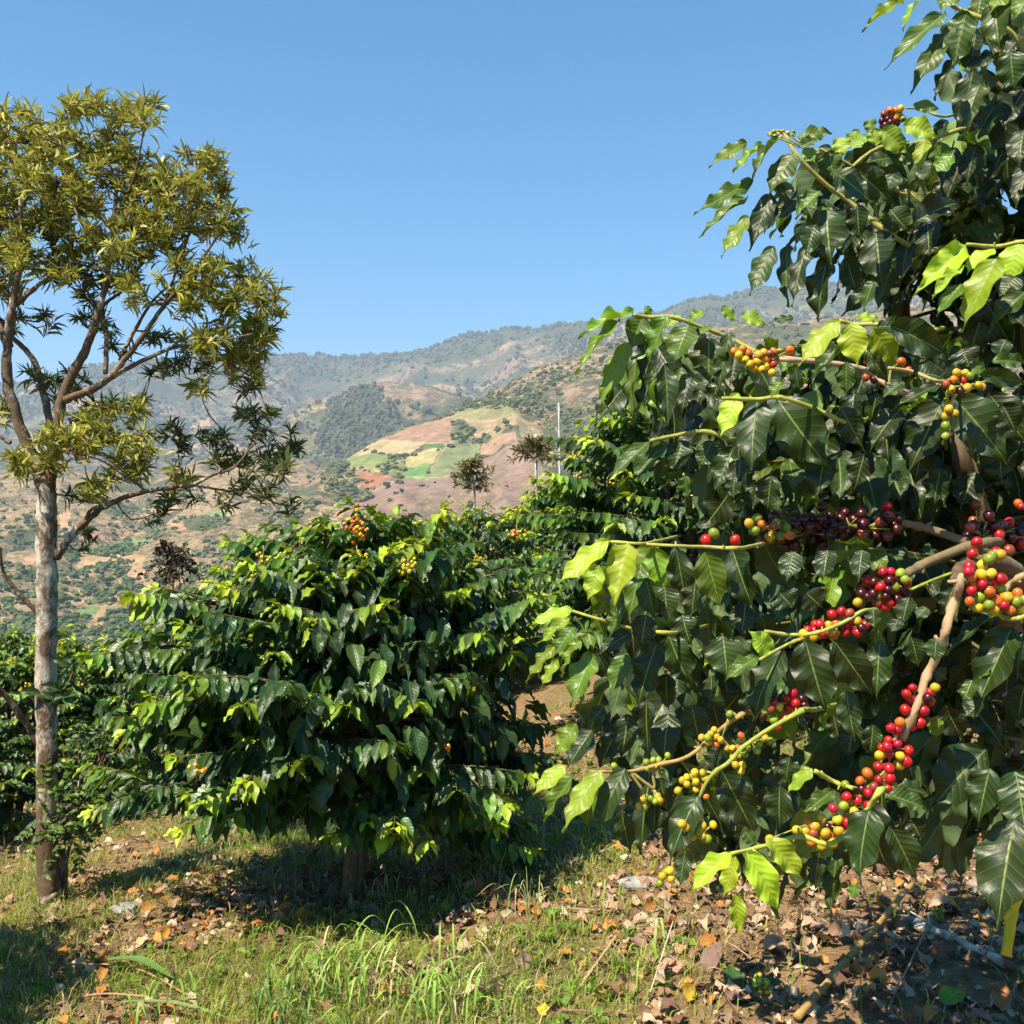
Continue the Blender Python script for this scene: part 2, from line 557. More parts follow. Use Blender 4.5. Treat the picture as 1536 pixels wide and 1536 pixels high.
def ico(sub=1):
    import bmesh
    bm = bmesh.new(); bmesh.ops.create_icosphere(bm, subdivisions=sub, radius=1.0)
    V = np.array([v.co[:] for v in bm.verts]); T = np.array([[v.index for v in f.verts] for f in bm.faces])
    bm.free(); return V, T


ICO1 = ico(2); ICO0 = ico(1)

# ------------------------------------------------------------ near ground
def gz(x, y):
    x = np.asarray(x, float); y = np.asarray(y, float)
    xx = np.clip(x, -40, 14)
    z = -1.72 + 0.13 * (xx + 0.8) - 0.03 * (y - 4.5)
    z = z + 0.10 * (fbm(x * 0.9 + 7, y * 0.9 + 3, 3, 3) - 0.5) + 0.035 * (fbm(x * 5, y * 5, 8, 3) - 0.5)
    z = z + 0.055 * np.clip(y - 6.2, 0, 5) * np.clip((x + 0.9) / 1.5, 0, 1)
    d = np.clip(y - 12.5 - 0.25 * np.clip(x, 0, 12), 0, None)
    drop = np.where(d < 60, 0.010 * d ** 2, 0.010 * 3600 + 1.2 * (d - 60))
    z = z - drop
    return np.maximum(z, -78 + 4 * fbm(x * 0.01, y * 0.01, 5, 3))


def ground_px(px, py):
    """point of the near ground seen at a photo pixel"""
    Y = 4.0
    lo, hi = 1.5, 30.0
    for _ in range(50):
        Y = 0.5 * (lo + hi)
        p = P(px, py, Y)
        if p[2] > gz(p[0], p[1]): lo = Y
        else: hi = Y
    return np.array([p[0], p[1], float(gz(p[0], p[1]))])


def grass_amount(x, y):
    """1 where grass covers the soil, 0 on leaf litter and bare soil"""
    x = np.asarray(x, float); y = np.asarray(y, float)
    X = x / np.maximum(y, 0.5)
    g = 0.95 * np.ones_like(X)
    g = g * (1 - 0.9 / (1 + np.exp(-(x - 0.42 - 0.14 * np.sin(y * 4) + np.clip(y - 4.2, 0, 9) * -0.9) * 9)))     # litter in the right foreground
    g = g * (1 - 0.85 * np.exp(-(((x - 0.45) / 0.9) ** 2 + ((y - 7.7) / 1.5) ** 2)))                     # bare path behind
    g = g * (1 - 0.75 * np.exp(-(((x + 1.1) / 1.3) ** 2 + ((y - 5.0) / 0.7) ** 2)))                     # under the middle bush
    g = g * (1 - 0.8 * np.exp(-(((x + 3.2) / 1.5) ** 2 + ((y - 7.4) / 0.9) ** 2)))
    n_ = fbm(x * 2.2, y * 2.2, 21, 4)
    return np.clip(g * np.clip((n_ - 0.30) * 4.5, 0.12, 1), 0, 1)


def axis_pts(segs):
    out = []
    for a, b, n_ in segs: out.append(np.linspace(a, b, n_, endpoint=False))
    return np.concatenate(out)


xs = axis_pts([(-6000, -300, 30), (-300, -20, 40), (-20, -4.5, 60), (-4.5, 4.5, 230), (4.5, 20, 60), (20, 300, 40), (300, 6001, 30)])
ys = axis_pts([(-200, -5, 20), (-5, 2, 20), (2, 9, 230), (9, 20, 80), (20, 120, 60), (120, 800, 40), (800, 8001, 40)])
GX, GY = np.meshgrid(xs, ys)
GZ = gz(GX, GY)
near = np.exp(-((GX / 6) ** 2 + ((GY - 5) / 6) ** 2))
GZ = GZ + near * 0.022 * (fbm(GX * 17, GY * 17, 9, 3) - 0.5) * (1.6 - grass_amount(GX, GY))
nx_, ny_ = len(xs), len(ys)
ii = np.arange(ny_ - 1)[:, None] * nx_; jj = np.arange(nx_ - 1)[None]
GQ = np.stack([ii + jj, ii + jj + 1, ii + nx_ + jj + 1, ii + nx_ + jj], -1).reshape(-1, 4)
ground = mobj("ground", np.stack([GX, GY, GZ], -1).reshape(-1, 3), [GQ], M_GROUND, attrs={"grass": grass_amount(GX, GY).ravel()})
tag(ground, "sloping brown soil with thin green grass and leaf litter under the coffee bushes", "ground", kind="structure")

# ------------------------------------------------------------ hills
def inpoly(px, py, poly):
    poly = np.asarray(poly, float); r = np.zeros(px.shape, bool); n_ = len(poly)
    for i in range(n_):
        x1, y1 = poly[i]; x2, y2 = poly[(i + 1) % n_]
        c = ((y1 > py) != (y2 > py)) & (px < (x2 - x1) * (py - y1) / (y2 - y1 + 1e-9) + x1)
        r ^= c
    return r


def crop4(pts): return [(380 + x / 2.954, 480 + y / 2.954) for x, y in pts]
def crop2(pts): return [(x / 3.2, 580 + y / 3.2) for x, y in pts]


HILLS = {}


def hill(name, label, crest, foot, Dc, Df, x0, x1, step, nt, amp, nscale, bulge, colour, mat, seed, gully=0.0):
    """a hillside as a real surface: crest line and foot line at their distances, rough ground between"""
    px = np.arange(x0, x1 + step, step)
    yc = np.interp(px, [c[0] for c in crest], [c[1] for c in crest])
    yf = np.interp(px, [c[0] for c in foot], [c[1] for c in foot])
    dc = np.interp(px, [c[0] for c in Dc], [c[1] for c in Dc]); df = np.interp(px, [c[0] for c in Df], [c[1] for c in Df])
    t = np.linspace(0, 1, nt)[:, None]
    PX = np.broadcast_to(px[None], (nt, len(px)))
    PY = yc + (yf - yc) * t
    D = dc + (df - dc) * (t ** bulge)
    W = P(PX, PY, D)
    ns = 1.0 / nscale
    env = np.clip(t * 7, 0.0, 1)
    n1 = fbm(W[..., 0] * ns, W[..., 1] * ns, seed, 5) - 0.5
    rid = 1 - np.abs(2 * fbm(W[..., 0] * ns * 1.3 + 0.35 * W[..., 1] * ns * 0.2, W[..., 1] * ns * 0.35, seed + 5, 4) - 1) * 2
    H = amp * (n1 + gully * (rid - 0.5)) * (0.15 + 0.85 * env)
    H = H + amp * 0.25 * (fbm(W[..., 0] * ns * 6, W[..., 1] * ns * 6, seed + 3, 4) - 0.5)
    W[..., 2] += H
    # back side and the part under the valley floor
    back = W[0].copy(); back[:, 1] += 0.35 * dc; back[:, 2] -= 0.25 * np.abs(back[:, 2]) + 0.12 * dc
    low = W[-1].copy(); low[:, 1] *= 0.93; low[:, 0] *= 0.93; low[:, 2] = -100
    C, WL = colour(PX, PY, W, seed)
    W2 = np.concatenate([back[None], W, low[None]], 0); C2 = np.concatenate([C[:1], C, C[-1:]], 0); WL2 = np.concatenate([WL[:1], WL, WL[-1:]], 0)
    r, cn = W2.shape[:2]
    i = np.arange(r - 1)[:, None] * cn; j = np.arange(cn - 1)[None]
    Q = np.stack([i + j, i + cn + j, i + cn + j + 1, i + j + 1], -1).reshape(-1, 4)
    o = mobj(name, W2.reshape(-1, 3), [Q], mat, attrs={"col": C2.reshape(-1, 3), "wild": WL2.ravel()})
    tag(o, label, "hill", kind="structure")
    HILLS[seed] = (px, PY, W)
    return o


def on_hill(seed, x, y):
    px, PY, W = HILLS[seed]
    j = np.clip(np.searchsorted(px, x), 0, len(px) - 1)
    i = np.array([np.argmin(np.abs(PY[:, jj_] - yy)) for jj_, yy in zip(np.atleast_1d(j), np.atleast_1d(y))])
    return W[i, np.atleast_1d(j)]


def blend(c, mask, colour_):
    m = mask[..., None]
    return c * (1 - m) + np.asarray(colour_) * m


def soft(f, a, b): return np.clip((f - a) / (b - a), 0, 1)


def wild(W, seed, sc, scrub=0.5, ochre=0.5):
    x, y = W[..., 0] / sc, (W[..., 1] * 0.6 + W[..., 2] * 1.6) / sc
    c = np.broadcast_to(np.array([0.27, 0.185, 0.115]), W.shape).copy()
    c = blend(c, soft(fbm(x * 0.7, y * 0.7, seed + 31, 4), 0.5, 0.6) * 0.8, (0.34, 0.24, 0.11))
    c = blend(c, soft(fbm(x * 1.1, y * 1.8, seed + 32, 5), 0.62 - 0.1 * ochre, 0.68), (0.43, 0.27, 0.15))
    c = blend(c, soft(fbm(x * 1.5, y * 1.5, seed + 33, 6), 0.60 - 0.16 * scrub, 0.63 - 0.16 * scrub) * 0.9, (0.085, 0.10, 0.045))
    c = blend(c, soft(fbm(x * 4.5, y * 4.5, seed + 34, 5), 0.57, 0.6) * 0.75, (0.09, 0.10, 0.05))
    return c


def col_far(PX, PY, W, s):
    c = wild(W, s, 230, 0.6, 0.5)
    top = soft(fbm(W[..., 0] / 60, W[..., 1] / 60, 61, 3) * 30 + 20 - (PY - PY[:1]), 0, 14)
    return blend(c, top * 0.85, (0.07, 0.085, 0.045)), np.ones(PX.shape)


def col_mid(PX, PY, W, s):
    c = wild(W, s, 130, 0.35, 0.5)
    jx = PX + 14 * (fbm(PX / 22, PY / 22, 91, 3) - 0.5); jy = PY + 14 * (fbm(PX / 22, PY / 22, 92, 3) - 0.5)
    c = blend(c, inpoly(jx, jy, crop4([(340, 340), (430, 305), (540, 380), (660, 470), (470, 590), (300, 560), (330, 440)])) * 0.85, (0.08, 0.10, 0.045))
    c = blend(c, inpoly(jx, jy, crop4([(540, 290), (700, 300), (920, 350), (700, 470), (640, 440)])) * 0.6, (0.33, 0.22, 0.14))
    c = blend(c, inpoly(jx, jy, crop4([(130, 430), (345, 340), (330, 400), (240, 430), (130, 440)])) * 0.9, (0.38, 0.28, 0.15))
    c = blend(c, inpoly(jx, jy, crop4([(130, 440), (330, 430), (400, 520), (330, 600), (150, 560)])) * 0.6, (0.16, 0.16, 0.08))
    return c, 0.8 * np.ones(PX.shape)


FIELDS = [
    ([(560, 700), (620, 665), (870, 690), (950, 800), (1300, 740), (1300, 1000), (560, 1000), (440, 830), (420, 800)], (0.25, 0.165, 0.13), 0.8),
    ([(880, 400), (1150, 395), (1200, 450), (880, 445)], (0.28, 0.27, 0.10), 0.8),
    ([(560, 530), (770, 450), (900, 445), (870, 535), (740, 540)], (0.32, 0.19, 0.12), 1),
    ([(395, 600), (565, 530), (755, 535), (680, 575), (500, 590)], (0.42, 0.32, 0.17), 1),
    ([(670, 568), (840, 553), (790, 612), (680, 612)], (0.40, 0.35, 0.15), 1),
    ([(430, 640), (400, 600), (500, 590), (640, 590), (670, 610), (640, 650)], (0.21, 0.24, 0.08), 1),
    ([(690, 608), (780, 613), (765, 692), (635, 662)], (0.14, 0.27, 0.075), 1),
    ([(850, 540), (900, 505), (1005, 515), (985, 605), (940, 690), (765, 690), (800, 620)], (0.20, 0.22, 0.095), 1),
    ([(760, 535), (850, 538), (845, 558), (760, 552)], (0.08, 0.15, 0.05), 1),
    ([(1010, 520), (1160, 530), (1180, 585), (1000, 582)], (0.36, 0.22, 0.14), 1),
    ([(935, 440), (1170, 450), (1180, 480), (1090, 520), (1000, 500)], (0.37, 0.27, 0.15), 0.8),
    ([(980, 600), (1200, 588), (1310, 740), (1000, 800), (925, 690)], (0.27, 0.18, 0.13), 1),
    ([(460, 655), (620, 662), (540, 725), (475, 690)], (0.40, 0.16, 0.085), 1),
    ([(625, 672), (870, 700), (900, 800), (640, 780), (560, 740)], (0.25, 0.165, 0.135), 1),
    ([(420, 800), (560, 770), (700, 800), (740, 870), (430, 850)], (0.27, 0.175, 0.125), 1),
    ([(880, 450), (970, 470), (960, 520), (890, 525)], (0.11, 0.115, 0.06), 0.8),
    ([(1170, 440), (1260, 460), (1420, 640), (1360, 660), (1180, 530)], (0.34, 0.27, 0.14), 0.8),
]


def col_near(PX, PY, W, s):
    c = wild(W, s, 60, 0.45, 0.9); wl = np.ones(PX.shape)
    for poly, colr, k in FIELDS:
        jx = PX + 2.2 * (fbm(PX / 5, PY / 5, 71, 3) - 0.5); jy = PY + 2.2 * (fbm(PX / 5, PY / 5, 72, 3) - 0.5)
        m = inpoly(jx, jy, crop4(poly)) * k
        n1 = fbm(W[..., 0] / 9, W[..., 1] / 9, 73, 4)[..., None]; wl = wl * (1 - m * (0.9 if k == 1 else 0.75))
        m = m * (0.78 + 0.22 * soft(fbm(PX / 7, PY / 3.5, 79, 4), 0.35, 0.5))
        rows = 1 + 0.10 * np.sin((PX * 0.35 + PY * 2.3) * 1.1)[..., None] * (0.4 + n1)
        c = c * (1 - m[..., None]) + np.asarray(colr) * (0.66 + 0.68 * n1) * rows * m[..., None]
    # tracks and boundaries between fields
    for line in ([(765, 690), (800, 620), (850, 545), (900, 500)], [(940, 690), (985, 605), (1005, 515)], [(575, 531), (860, 535)],
                 [(410, 800), (540, 728), (620, 700)], [(750, 450), (900, 440), (1200, 450)], [(430, 640), (640, 658), (900, 700)]):
        l = crop4(line); dmin = np.full(PX.shape, 1e9)
        for (ax_, ay_), (bx_, by_) in zip(l[:-1], l[1:]):
            tt = np.clip(((PX - ax_) * (bx_ - ax_) + (PY - ay_) * (by_ - ay_)) / ((bx_ - ax_) ** 2 + (by_ - ay_) ** 2), 0, 1)
            dmin = np.minimum(dmin, np.hypot(PX - ax_ - tt * (bx_ - ax_), PY - ay_ - tt * (by_ - ay_)))
        c = blend(c, np.clip(1.4 - dmin / 1.0, 0, 1) * 0.8, (0.42, 0.31, 0.18))
    return c, wl


def col_left(PX, PY, W, s):
    c = wild(W, s, 62, 0.45, 0.8); wl = 0.9 * np.ones(PX.shape)
    c = blend(c, soft(fbm(PX / 60, PY / 22, 77, 3), 0.5, 0.55) * 0.7, (0.40, 0.27, 0.15))
    jx = PX + 16 * (fbm(PX / 18, PY / 14, 81, 4) - 0.5); jy = PY + 12 * (fbm(PX / 18, PY / 14, 82, 4) - 0.5)
    n1 = fbm(W[..., 0] / 5, W[..., 1] / 5, 83, 4)[..., None]
    for poly, colr in (
        ([(360, 850), (400, 790), (560, 785), (640, 850), (700, 890), (600, 900), (480, 850)], (0.50, 0.31, 0.16)),
        ([(800, 640), (960, 560), (1110, 520), (1140, 640), (960, 650)], (0.40, 0.27, 0.15)),
        ([(1000, 640), (1060, 540), (1125, 560), (1085, 640)], (0.20, 0.27, 0.10)),
        ([(740, 655), (860, 650), (900, 700), (850, 720), (800, 690)], (0.48, 0.26, 0.14)),
        ([(360, 1090), (440, 1050), (500, 1090), (440, 1130), (380, 1120)], (0.17, 0.27, 0.08)),
        ([(600, 700), (740, 680), (700, 730), (610, 740)], (0.20, 0.29, 0.10)),
        ([(380, 800), (480, 740), (640, 690), (660, 730), (480, 790)], (0.13, 0.22, 0.07)),
        ([(610, 760), (740, 720), (700, 790), (620, 800)], (0.48, 0.30, 0.16)),
        ([(420, 1130), (520, 1040), (480, 1200), (420, 1200)], (0.44, 0.27, 0.14)),
        ([(0, 1130), (70, 1140), (60, 1200), (0, 1200)], (0.26, 0.28, 0.09)),
        ([(600, 950), (680, 870), (720, 950), (640, 970)], (0.47, 0.29, 0.15)),
        ([(0, 1000), (170, 1000), (170, 1090), (0, 1110)], (0.36, 0.26, 0.14)),
        ([(90, 850), (200, 830), (170, 870), (100, 880)], (0.46, 0.28, 0.15)),
        ([(290, 930), (390, 900), (380, 960), (300, 970)], (0.44, 0.27, 0.14)),
        ([(1100, 800), (1300, 690), (1500, 690), (1500, 850), (1200, 850)], (0.46, 0.30, 0.17)),
        ([(280, 640), (350, 620), (340, 680), (280, 700)], (0.46, 0.29, 0.17)),
    ):
        m = inpoly(jx, jy, crop2(poly))[..., None] * 0.92
        c = c * (1 - m) + np.asarray(colr) * (0.7 + 0.6 * n1) * m; wl = wl * (1 - m[..., 0] * 0.85)
    return c, wl


hill("far_hill", "hazy blue-grey scrub ridge, farthest and longest skyline behind the valley",
     [(-300, 590), (0, 578), (60, 565), (130, 552), (250, 543), (400, 535), (470, 536), (560, 535), (640, 525), (690, 508), (750, 494), (850, 487), (930, 484), (1000, 470), (1060, 452), (1150, 437), (1280, 425), (1536, 398), (1900, 380)],
     [(-300, 800), (400, 780), (1000, 760), (1900, 800)], [(-300, 3000), (600, 2900), (1000, 2500), (1900, 2200)], [(-300, 1500), (1900, 1500)],
     -300, 1900, 2.2, 170, 110, 420, 0.8, col_far, M_HILL_FAR, 100, 0.7)
hill("middle_hill", "brown bare spur with a dark green wooded flank in front of the far ridge",
     [(200, 735), (300, 690), (380, 652), (430, 625), (470, 607), (540, 584), (580, 575), (620, 578), (680, 590), (740, 615), (850, 670), (950, 720), (1100, 790)],
     [(200, 800), (500, 790), (1100, 860)], [(200, 1500), (600, 1650), (1100, 1500)], [(200, 1150), (1100, 1150)],
     200, 1100, 1.8, 130, 55, 190, 0.8, col_mid, M_HILL_FAR, 200, 0.7)
hill("valley_side", "patchwork valley slope of orange fields, green plots and scrub at lower left",
     [(-400, 700), (0, 705), (90, 700), (200, 722), (300, 690), (380, 680), (460, 690), (560, 740), (700, 800)],
     [(-400, 1130), (0, 1120), (700, 1060)], [(-400, 1150), (700, 1150)], [(-400, 270), (700, 300)],
     -400, 700, 1.8, 240, 15, 75, 0.42, col_left, M_HILL, 300, 0.5)
hill("field_hill", "nearer hill spur with green, straw and reddish terraced fields in the valley centre",
     [(330, 860), (385, 800), (410, 765), (440, 735), (480, 706), (520, 686), (560, 663), (600, 643), (640, 632), (680, 614), (700, 604), (760, 578), (800, 556), (850, 537), (880, 520), (930, 508), (1000, 498), (1100, 488), (1200, 482), (1300, 470), (1536, 440), (1900, 400)],
     [(330, 1000), (700, 1000), (1900, 1060)], [(330, 700), (600, 900), (900, 1050), (1900, 1000)], [(330, 330), (1900, 260)],
     330, 1900, 1.35, 330, 13, 90, 0.62, col_near, M_HILL, 400, 0.8)

# ------------------------------------------------------------ woods on the hills
rng = np.random.default_rng(5)
BLOBS = []; ICO1b = ICO1
for k in range(6):
    V, T = ICO1
    r_ = 1 + 1.7 * (fbm(V[:, 0] * 2.2 + k * 9 + 20, V[:, 1] * 2.2 + V[:, 2] * 2.9 + 20, 40 + k, 3) - 0.5)
    V2 = V * r_[:, None] * np.array([1, 1, 0.8])
    BLOBS.append((V2, T))


def scatter_wood(name, label, pts, size, seed, col_a=(0.055, 0.062, 0.032), col_b=(0.12, 0.115, 0.06), sub=0):
    g = np.random.default_rng(seed); n_ = len(pts)
    Vs, Ts, Cs = [], [], []; off = 0
    tp = g.integers(0, len(BLOBS), n_)
    for k, (V, T) in enumerate(BLOBS):
        if sub:
            V, T = ICO0; V = V * (1 + 0.9 * (vnoise(V[:, 0] * 3 + k * 5, V[:, 1] * 3 + V[:, 2] * 4, k) - 0.5))[:, None]
        m = np.where(tp == k)[0]
        if not len(m): continue
        s = size * (0.45 + 1.3 * g.random((len(m), 1, 1)) ** 2) * np.array([1, 1, 1]) * g.uniform(0.8, 1.2, (len(m), 1, 3))
        W = pts[m][:, None] + V[None] * s + np.array([0, 0, 0.45]) * s
        Vs.append(W.reshape(-1, 3)); Ts.append((T[None] + (np.arange(len(m)) * len(V))[:, None, None] + off).reshape(-1, 3))
        c = np.asarray(col_a) + (np.asarray(col_b) - np.asarray(col_a)) * g.uniform(0, 1, (len(m), 1, 1)) ** 1.5
        Cs.append(np.broadcast_to(c, W.shape).reshape(-1, 3)); off += len(m) * len(V)
    o = mobj(name, np.vstack(Vs), [np.vstack(Ts)], M_FARTREE, None, False, {"col": np.vstack(Cs)})
    return tag(o, label, "woodland", kind="stuff")


def candidates(seed, n_, x0, x1, y0f, y1f, g):
    px, PY, W = HILLS[seed]
    j = g.integers(np.searchsorted(px, x0), min(np.searchsorted(px, x1), len(px) - 1), n_)
    i = (g.uniform(y0f, y1f, n_) * (PY.shape[0] - 1)).astype(int)
    return px[j], PY[i, j], W[i, j]


g = np.random.default_rng(70)
x, y, w = candidates(100, 60000, 0, 1600, 0.0, 0.75, g)
yc = np.interp(x, HILLS[100][0], HILLS[100][1][0])
d = fbm(w[:, 0] / 150, w[:, 1] / 110, 133, 4)
keep = (g.uniform(0, 1, len(x)) < np.clip((d - 0.46) * 3.5, 0.03, 0.55)) | ((y - yc < 6) & (g.uniform(0, 1, len(x)) < 0.8)) | ((y - yc < 26) & (x < 760) & (g.uniform(0, 1, len(x)) < 0.35))
scatter_wood("far_woodland", "dark scrub trees dotted over the far hazy ridge and along its crest", w[keep], 4.6, 1, sub=1)

x, y, w = candidates(200, 24000, 220, 1000, 0.0, 0.9, g)
inw = inpoly(x, y, crop4([(335, 340), (430, 300), (540, 370), (670, 475), (470, 610), (290, 580), (320, 440)]))
d = fbm(w[:, 0] / 60, w[:, 1] / 60, 134, 4)
keep = (inw & (g.uniform(0, 1, len(x)) < 0.75)) | (~inw & (d > 0.6) & (g.uniform(0, 1, len(x)) < 0.25))
scatter_wood("spur_woodland", "dark green wood on the flank of the brown middle spur", w[keep], 3.4, 2, sub=1)

x, y, w = candidates(400, 36000, 330, 1540, 0.0, 0.8, g)
W1 = inpoly(x, y, crop4([(890, 400), (930, 365), (1010, 335), (1160, 290), (1220, 330), (1270, 380), (1250, 415), (1150, 415), (960, 400)]))
W2 = inpoly(x, y, crop4([(230, 640), (330, 610), (440, 650), (540, 715), (530, 760), (420, 800), (330, 740)]))
W3 = inpoly(x, y, crop4([(880, 450), (975, 470), (955, 500), (950, 525), (880, 525)])) | inpoly(x, y, crop4([(620, 590), (670, 570), (680, 620), (560, 650), (520, 640)])) | inpoly(x, y, crop4([(1370, 440), (1480, 450), (1530, 570), (1400, 560)])) | inpoly(x, y, crop4([(1010, 480), (1090, 490), (1090, 515), (1010, 510)]))
infield = np.zeros(len(x), bool)
for poly, _, _ in FIELDS: infield |= inpoly(x, y, crop4(poly))
yc = np.interp(x, HILLS[400][0], HILLS[400][1][0])
W4 = (y - yc < 5) & (x > 640)
d = fbm(w[:, 0] / 28, w[:, 1] / 34, 135, 4)
u = g.uniform(0, 1, len(x))
keep = (W1 & (u < 0.95)) | (W2 & (u < 0.42)) | (W3 & (u < 0.6)) | (W4 & (u < 0.5)) | (~infield & (d > 0.5) & (u < 0.42)) | (u < 0.006)
scatter_wood("hillside_scrub", "olive scrub and small trees in patches over the field hill", w[keep], 1.65, 3, (0.06, 0.08, 0.028), (0.17, 0.18, 0.07))

x, y, w = candidates(300, 36000, -60, 560, 0.0, 0.92, g)
d = fbm(w[:, 0] / 26, w[:, 1] / 30, 136, 4)
W5 = inpoly(x, y, crop2([(270, 860), (540, 860), (640, 890), (600, 950), (700, 1000), (560, 1080), (400, 1040), (360, 960), (280, 920)])) | inpoly(x, y, crop2([(0, 1080), (180, 1110), (500, 1180), (560, 1120), (760, 1100), (600, 1300), (0, 1300)])) | inpoly(x, y, crop2([(280, 800), (480, 760), (620, 700), (640, 800), (560, 820), (400, 800), (330, 850)]))
W6 = inpoly(x, y, crop2([(360, 850), (400, 790), (560, 785), (640, 850), (480, 850)])) | inpoly(x, y, crop2([(360, 1090), (440, 1050), (500, 1090), (440, 1130)])) | inpoly(x, y, crop2([(800, 640), (960, 560), (1110, 520), (1140, 640)])) | inpoly(x, y, crop2([(420, 1130), (520, 1040), (480, 1200), (420, 1200)]))
u = g.uniform(0, 1, len(x))
sel = (W5 & (u < 0.45)) | (~W6 & (d > 0.54) & (u < 0.25)) | (u < 0.01)
dist = w[:, 1]
scatter_wood("valley_woodland", "green copses and hedgerow trees between orange plots on the lower left slope", w[sel], 1.25, 4, (0.05, 0.085, 0.03), (0.14, 0.18, 0.065))

# single trees standing out on the field hill: trunk and crown each
HT = [((588, 714), 2.6, "lone round dark tree beside the red field, below the bright green plot"),
      ((1118, 485), 2.9, "largest round dark tree on the straw field at the top of the field hill"),
      ((655, 770), 1.7, "small round bush-like tree on the lowest brown field, below the lone tree"),
      ((1020, 490), 1.7, "small tree right of the dark copse on the upper field edge")]
for i, ((cx, cy), r_, lab) in enumerate(HT):
    if i == 0: fx, fy = 380 + 588 / 2.954, 480 + 722 / 2.954
    else: fx, fy = 380 + cx / 2.954, 480 + (cy + 10) / 2.954
    p = on_hill(400, fx, fy)[0]
    t = thing("field_tree", lab, "tree", p, group="single trees on the field hill")
    G = Geo(); G.tube([p + [0, 0, -0.5], p + [0, 0, r_ * 0.7], p + [0.1, 0, r_ * 1.2]], [0.28, 0.2, 0.1], 6)
    G.build("trunk", M_BARK_TWIG, t)
    gg = np.random.default_rng(200 + i); Vs = []; Ts = []; Cs = []
    for k in range(9):
        V, T = BLOBS[k % 6]; s = r_ * gg.uniform(0.4, 0.62)
        c0 = p + np.array([0, 0, r_ * 1.25]) + unit(gg.normal(size=3)) * r_ * 0.48 * np.array([1, 1, 0.75])
        Ts.append(T + len(V) * k); Vs.append(V * s + c0); Cs.append(np.broadcast_to(np.array([0.05, 0.075, 0.03]) * gg.uniform(0.8, 1.5), V.shape))
    mobj("crown", np.vstack(Vs), [np.vstack(Ts)], M_FARTREE, t, False, {"col": np.vstack(Cs)})

# ------------------------------------------------------------ haze (air between the near bushes and the hills)
def haze_box(x0, x1, y0, y1, z0, z1, density):
    V = np.array([(x, y, z) for z in (z0, z1) for y in (y0, y1) for x in (x0, x1)], float)
    Q = np.array([(0, 2, 3, 1), (4, 5, 7, 6), (0, 1, 5, 4), (2, 6, 7, 3), (0, 4, 6, 2), (1, 3, 7, 5)])
    m, nt, out = new_mat("haze_air"); n = N(nt)
    v = n("VolumePrincipled"); v.inputs["Color"].default_value = (0.62, 0.78, 1.0, 1)
    v.inputs["Density"].default_value = density; v.inputs["Anisotropy"].default_value = 0.0
    n.link(v.outputs[0], out.inputs["Volume"])
    o = mobj("haze", V, [Q], m, None, False)
    return tag(o, "thin pale blue haze filling the valley air in front of the far hills", "haze", kind="stuff")


haze_box(-6200, 6200, -300, 8300, -110, 800, 0.0002)

# ------------------------------------------------------------ coffee bushes
CHERRY_TONES = {'r': (0.46, 0.006, 0.012), 'd': (0.05, 0.003, 0.005), 'o': (0.60, 0.15, 0.012), 'y': (0.60, 0.40, 0.015), 'g': (0.24, 0.31, 0.02), 'p': (0.30, 0.06, 0.025)}  # the dark red is pushed towards black to paint in the bush's shade
UP = np.array([0, 0, 1.0])


def lateral(LF, ST, g, p0, d, length, elev, droop, ll, spacing, bare=0.15, age0=0.0, tipage=1.0, twigcol=(0.16, 0.14, 0.05), r0=0.006, hang=1.0, k=4):
    """one coffee lateral: an arching twig with pairs of drooping leaves; returns the points of the twig"""
    n_ = max(4, int(length / spacing))
    s = np.linspace(0, length, n_ + 1)
    d = unit(np.array([d[0], d[1], 0.0]))
    side0 = np.array([-d[1], d[0], 0])
    wob = g.uniform(-0.12, 0.12)
    pts = p0 + d * (s * math.cos(elev))[:, None] + UP * (s * math.sin(elev) - droop * s ** 2)[:, None] + side0 * (wob * s ** 2)[:, None]
    c0 = np.array([0.17, 0.12, 0.07])
    f = np.linspace(0, 1, n_ + 1)[:, None] ** 0.7
    ST.tube(pts, np.linspace(r0, r0 * 0.3, n_ + 1), k, np.repeat(np.vstack([(1 - f) * c0 + f * np.array(twigcol), (twigcol,), (c0,)])[:n_ + 1], k, 0).tolist() + [twigcol, tuple(c0)])
    tan = unit(np.gradient(pts, axis=0))
    for i in range(1, n_ + 1):
        q = s[i] / length
        if q < bare: continue
        sd = unit(np.cross(tan[i], UP))
        tipf = max(0.0, 1 - (n_ - i) / 3.6)
        a = age0 + tipage * tipf ** 1.3 * g.uniform(0.6, 1.0) + 0.4 * g.random() ** 2
        for sg in (-1, 1):
            if g.random() < 0.05: continue
            L = ll * g.uniform(0.78, 1.12) * (1 - 0.42 * tipf) * (0.85 + 0.15 * min(1, (q - bare) * 4))
            h = hang * g.uniform(0.7, 1.05) * (1 - 0.35 * tipf)
            ax = unit(tan[i] * g.uniform(0.4, 0.65) + sd * sg * g.uniform(0.6, 0.85) - UP * h)
            nn = unit(UP * 0.9 + sd * sg * 0.6 + tan[i] * g.uniform(0.2, 0.5) + g.normal(size=3) * 0.09)
            LF.add(pts[i] + sd * sg * 0.004, ax, nn, L, L * g.uniform(0.36, 0.46), min(1.0, a), g.random())
    # end leaf pair upright and young
    if tipage > 0.3:
        for sg in (-1, 1):
            ax = unit(tan[-1] + side0 * sg * 0.45 + UP * g.uniform(-0.25, 0.35))
            LF.add(pts[-1], ax, unit(UP + tan[-1] * -0.3), ll * 0.5 * g.uniform(0.7, 1), ll * 0.2, min(1, tipage), g.random())
    return pts


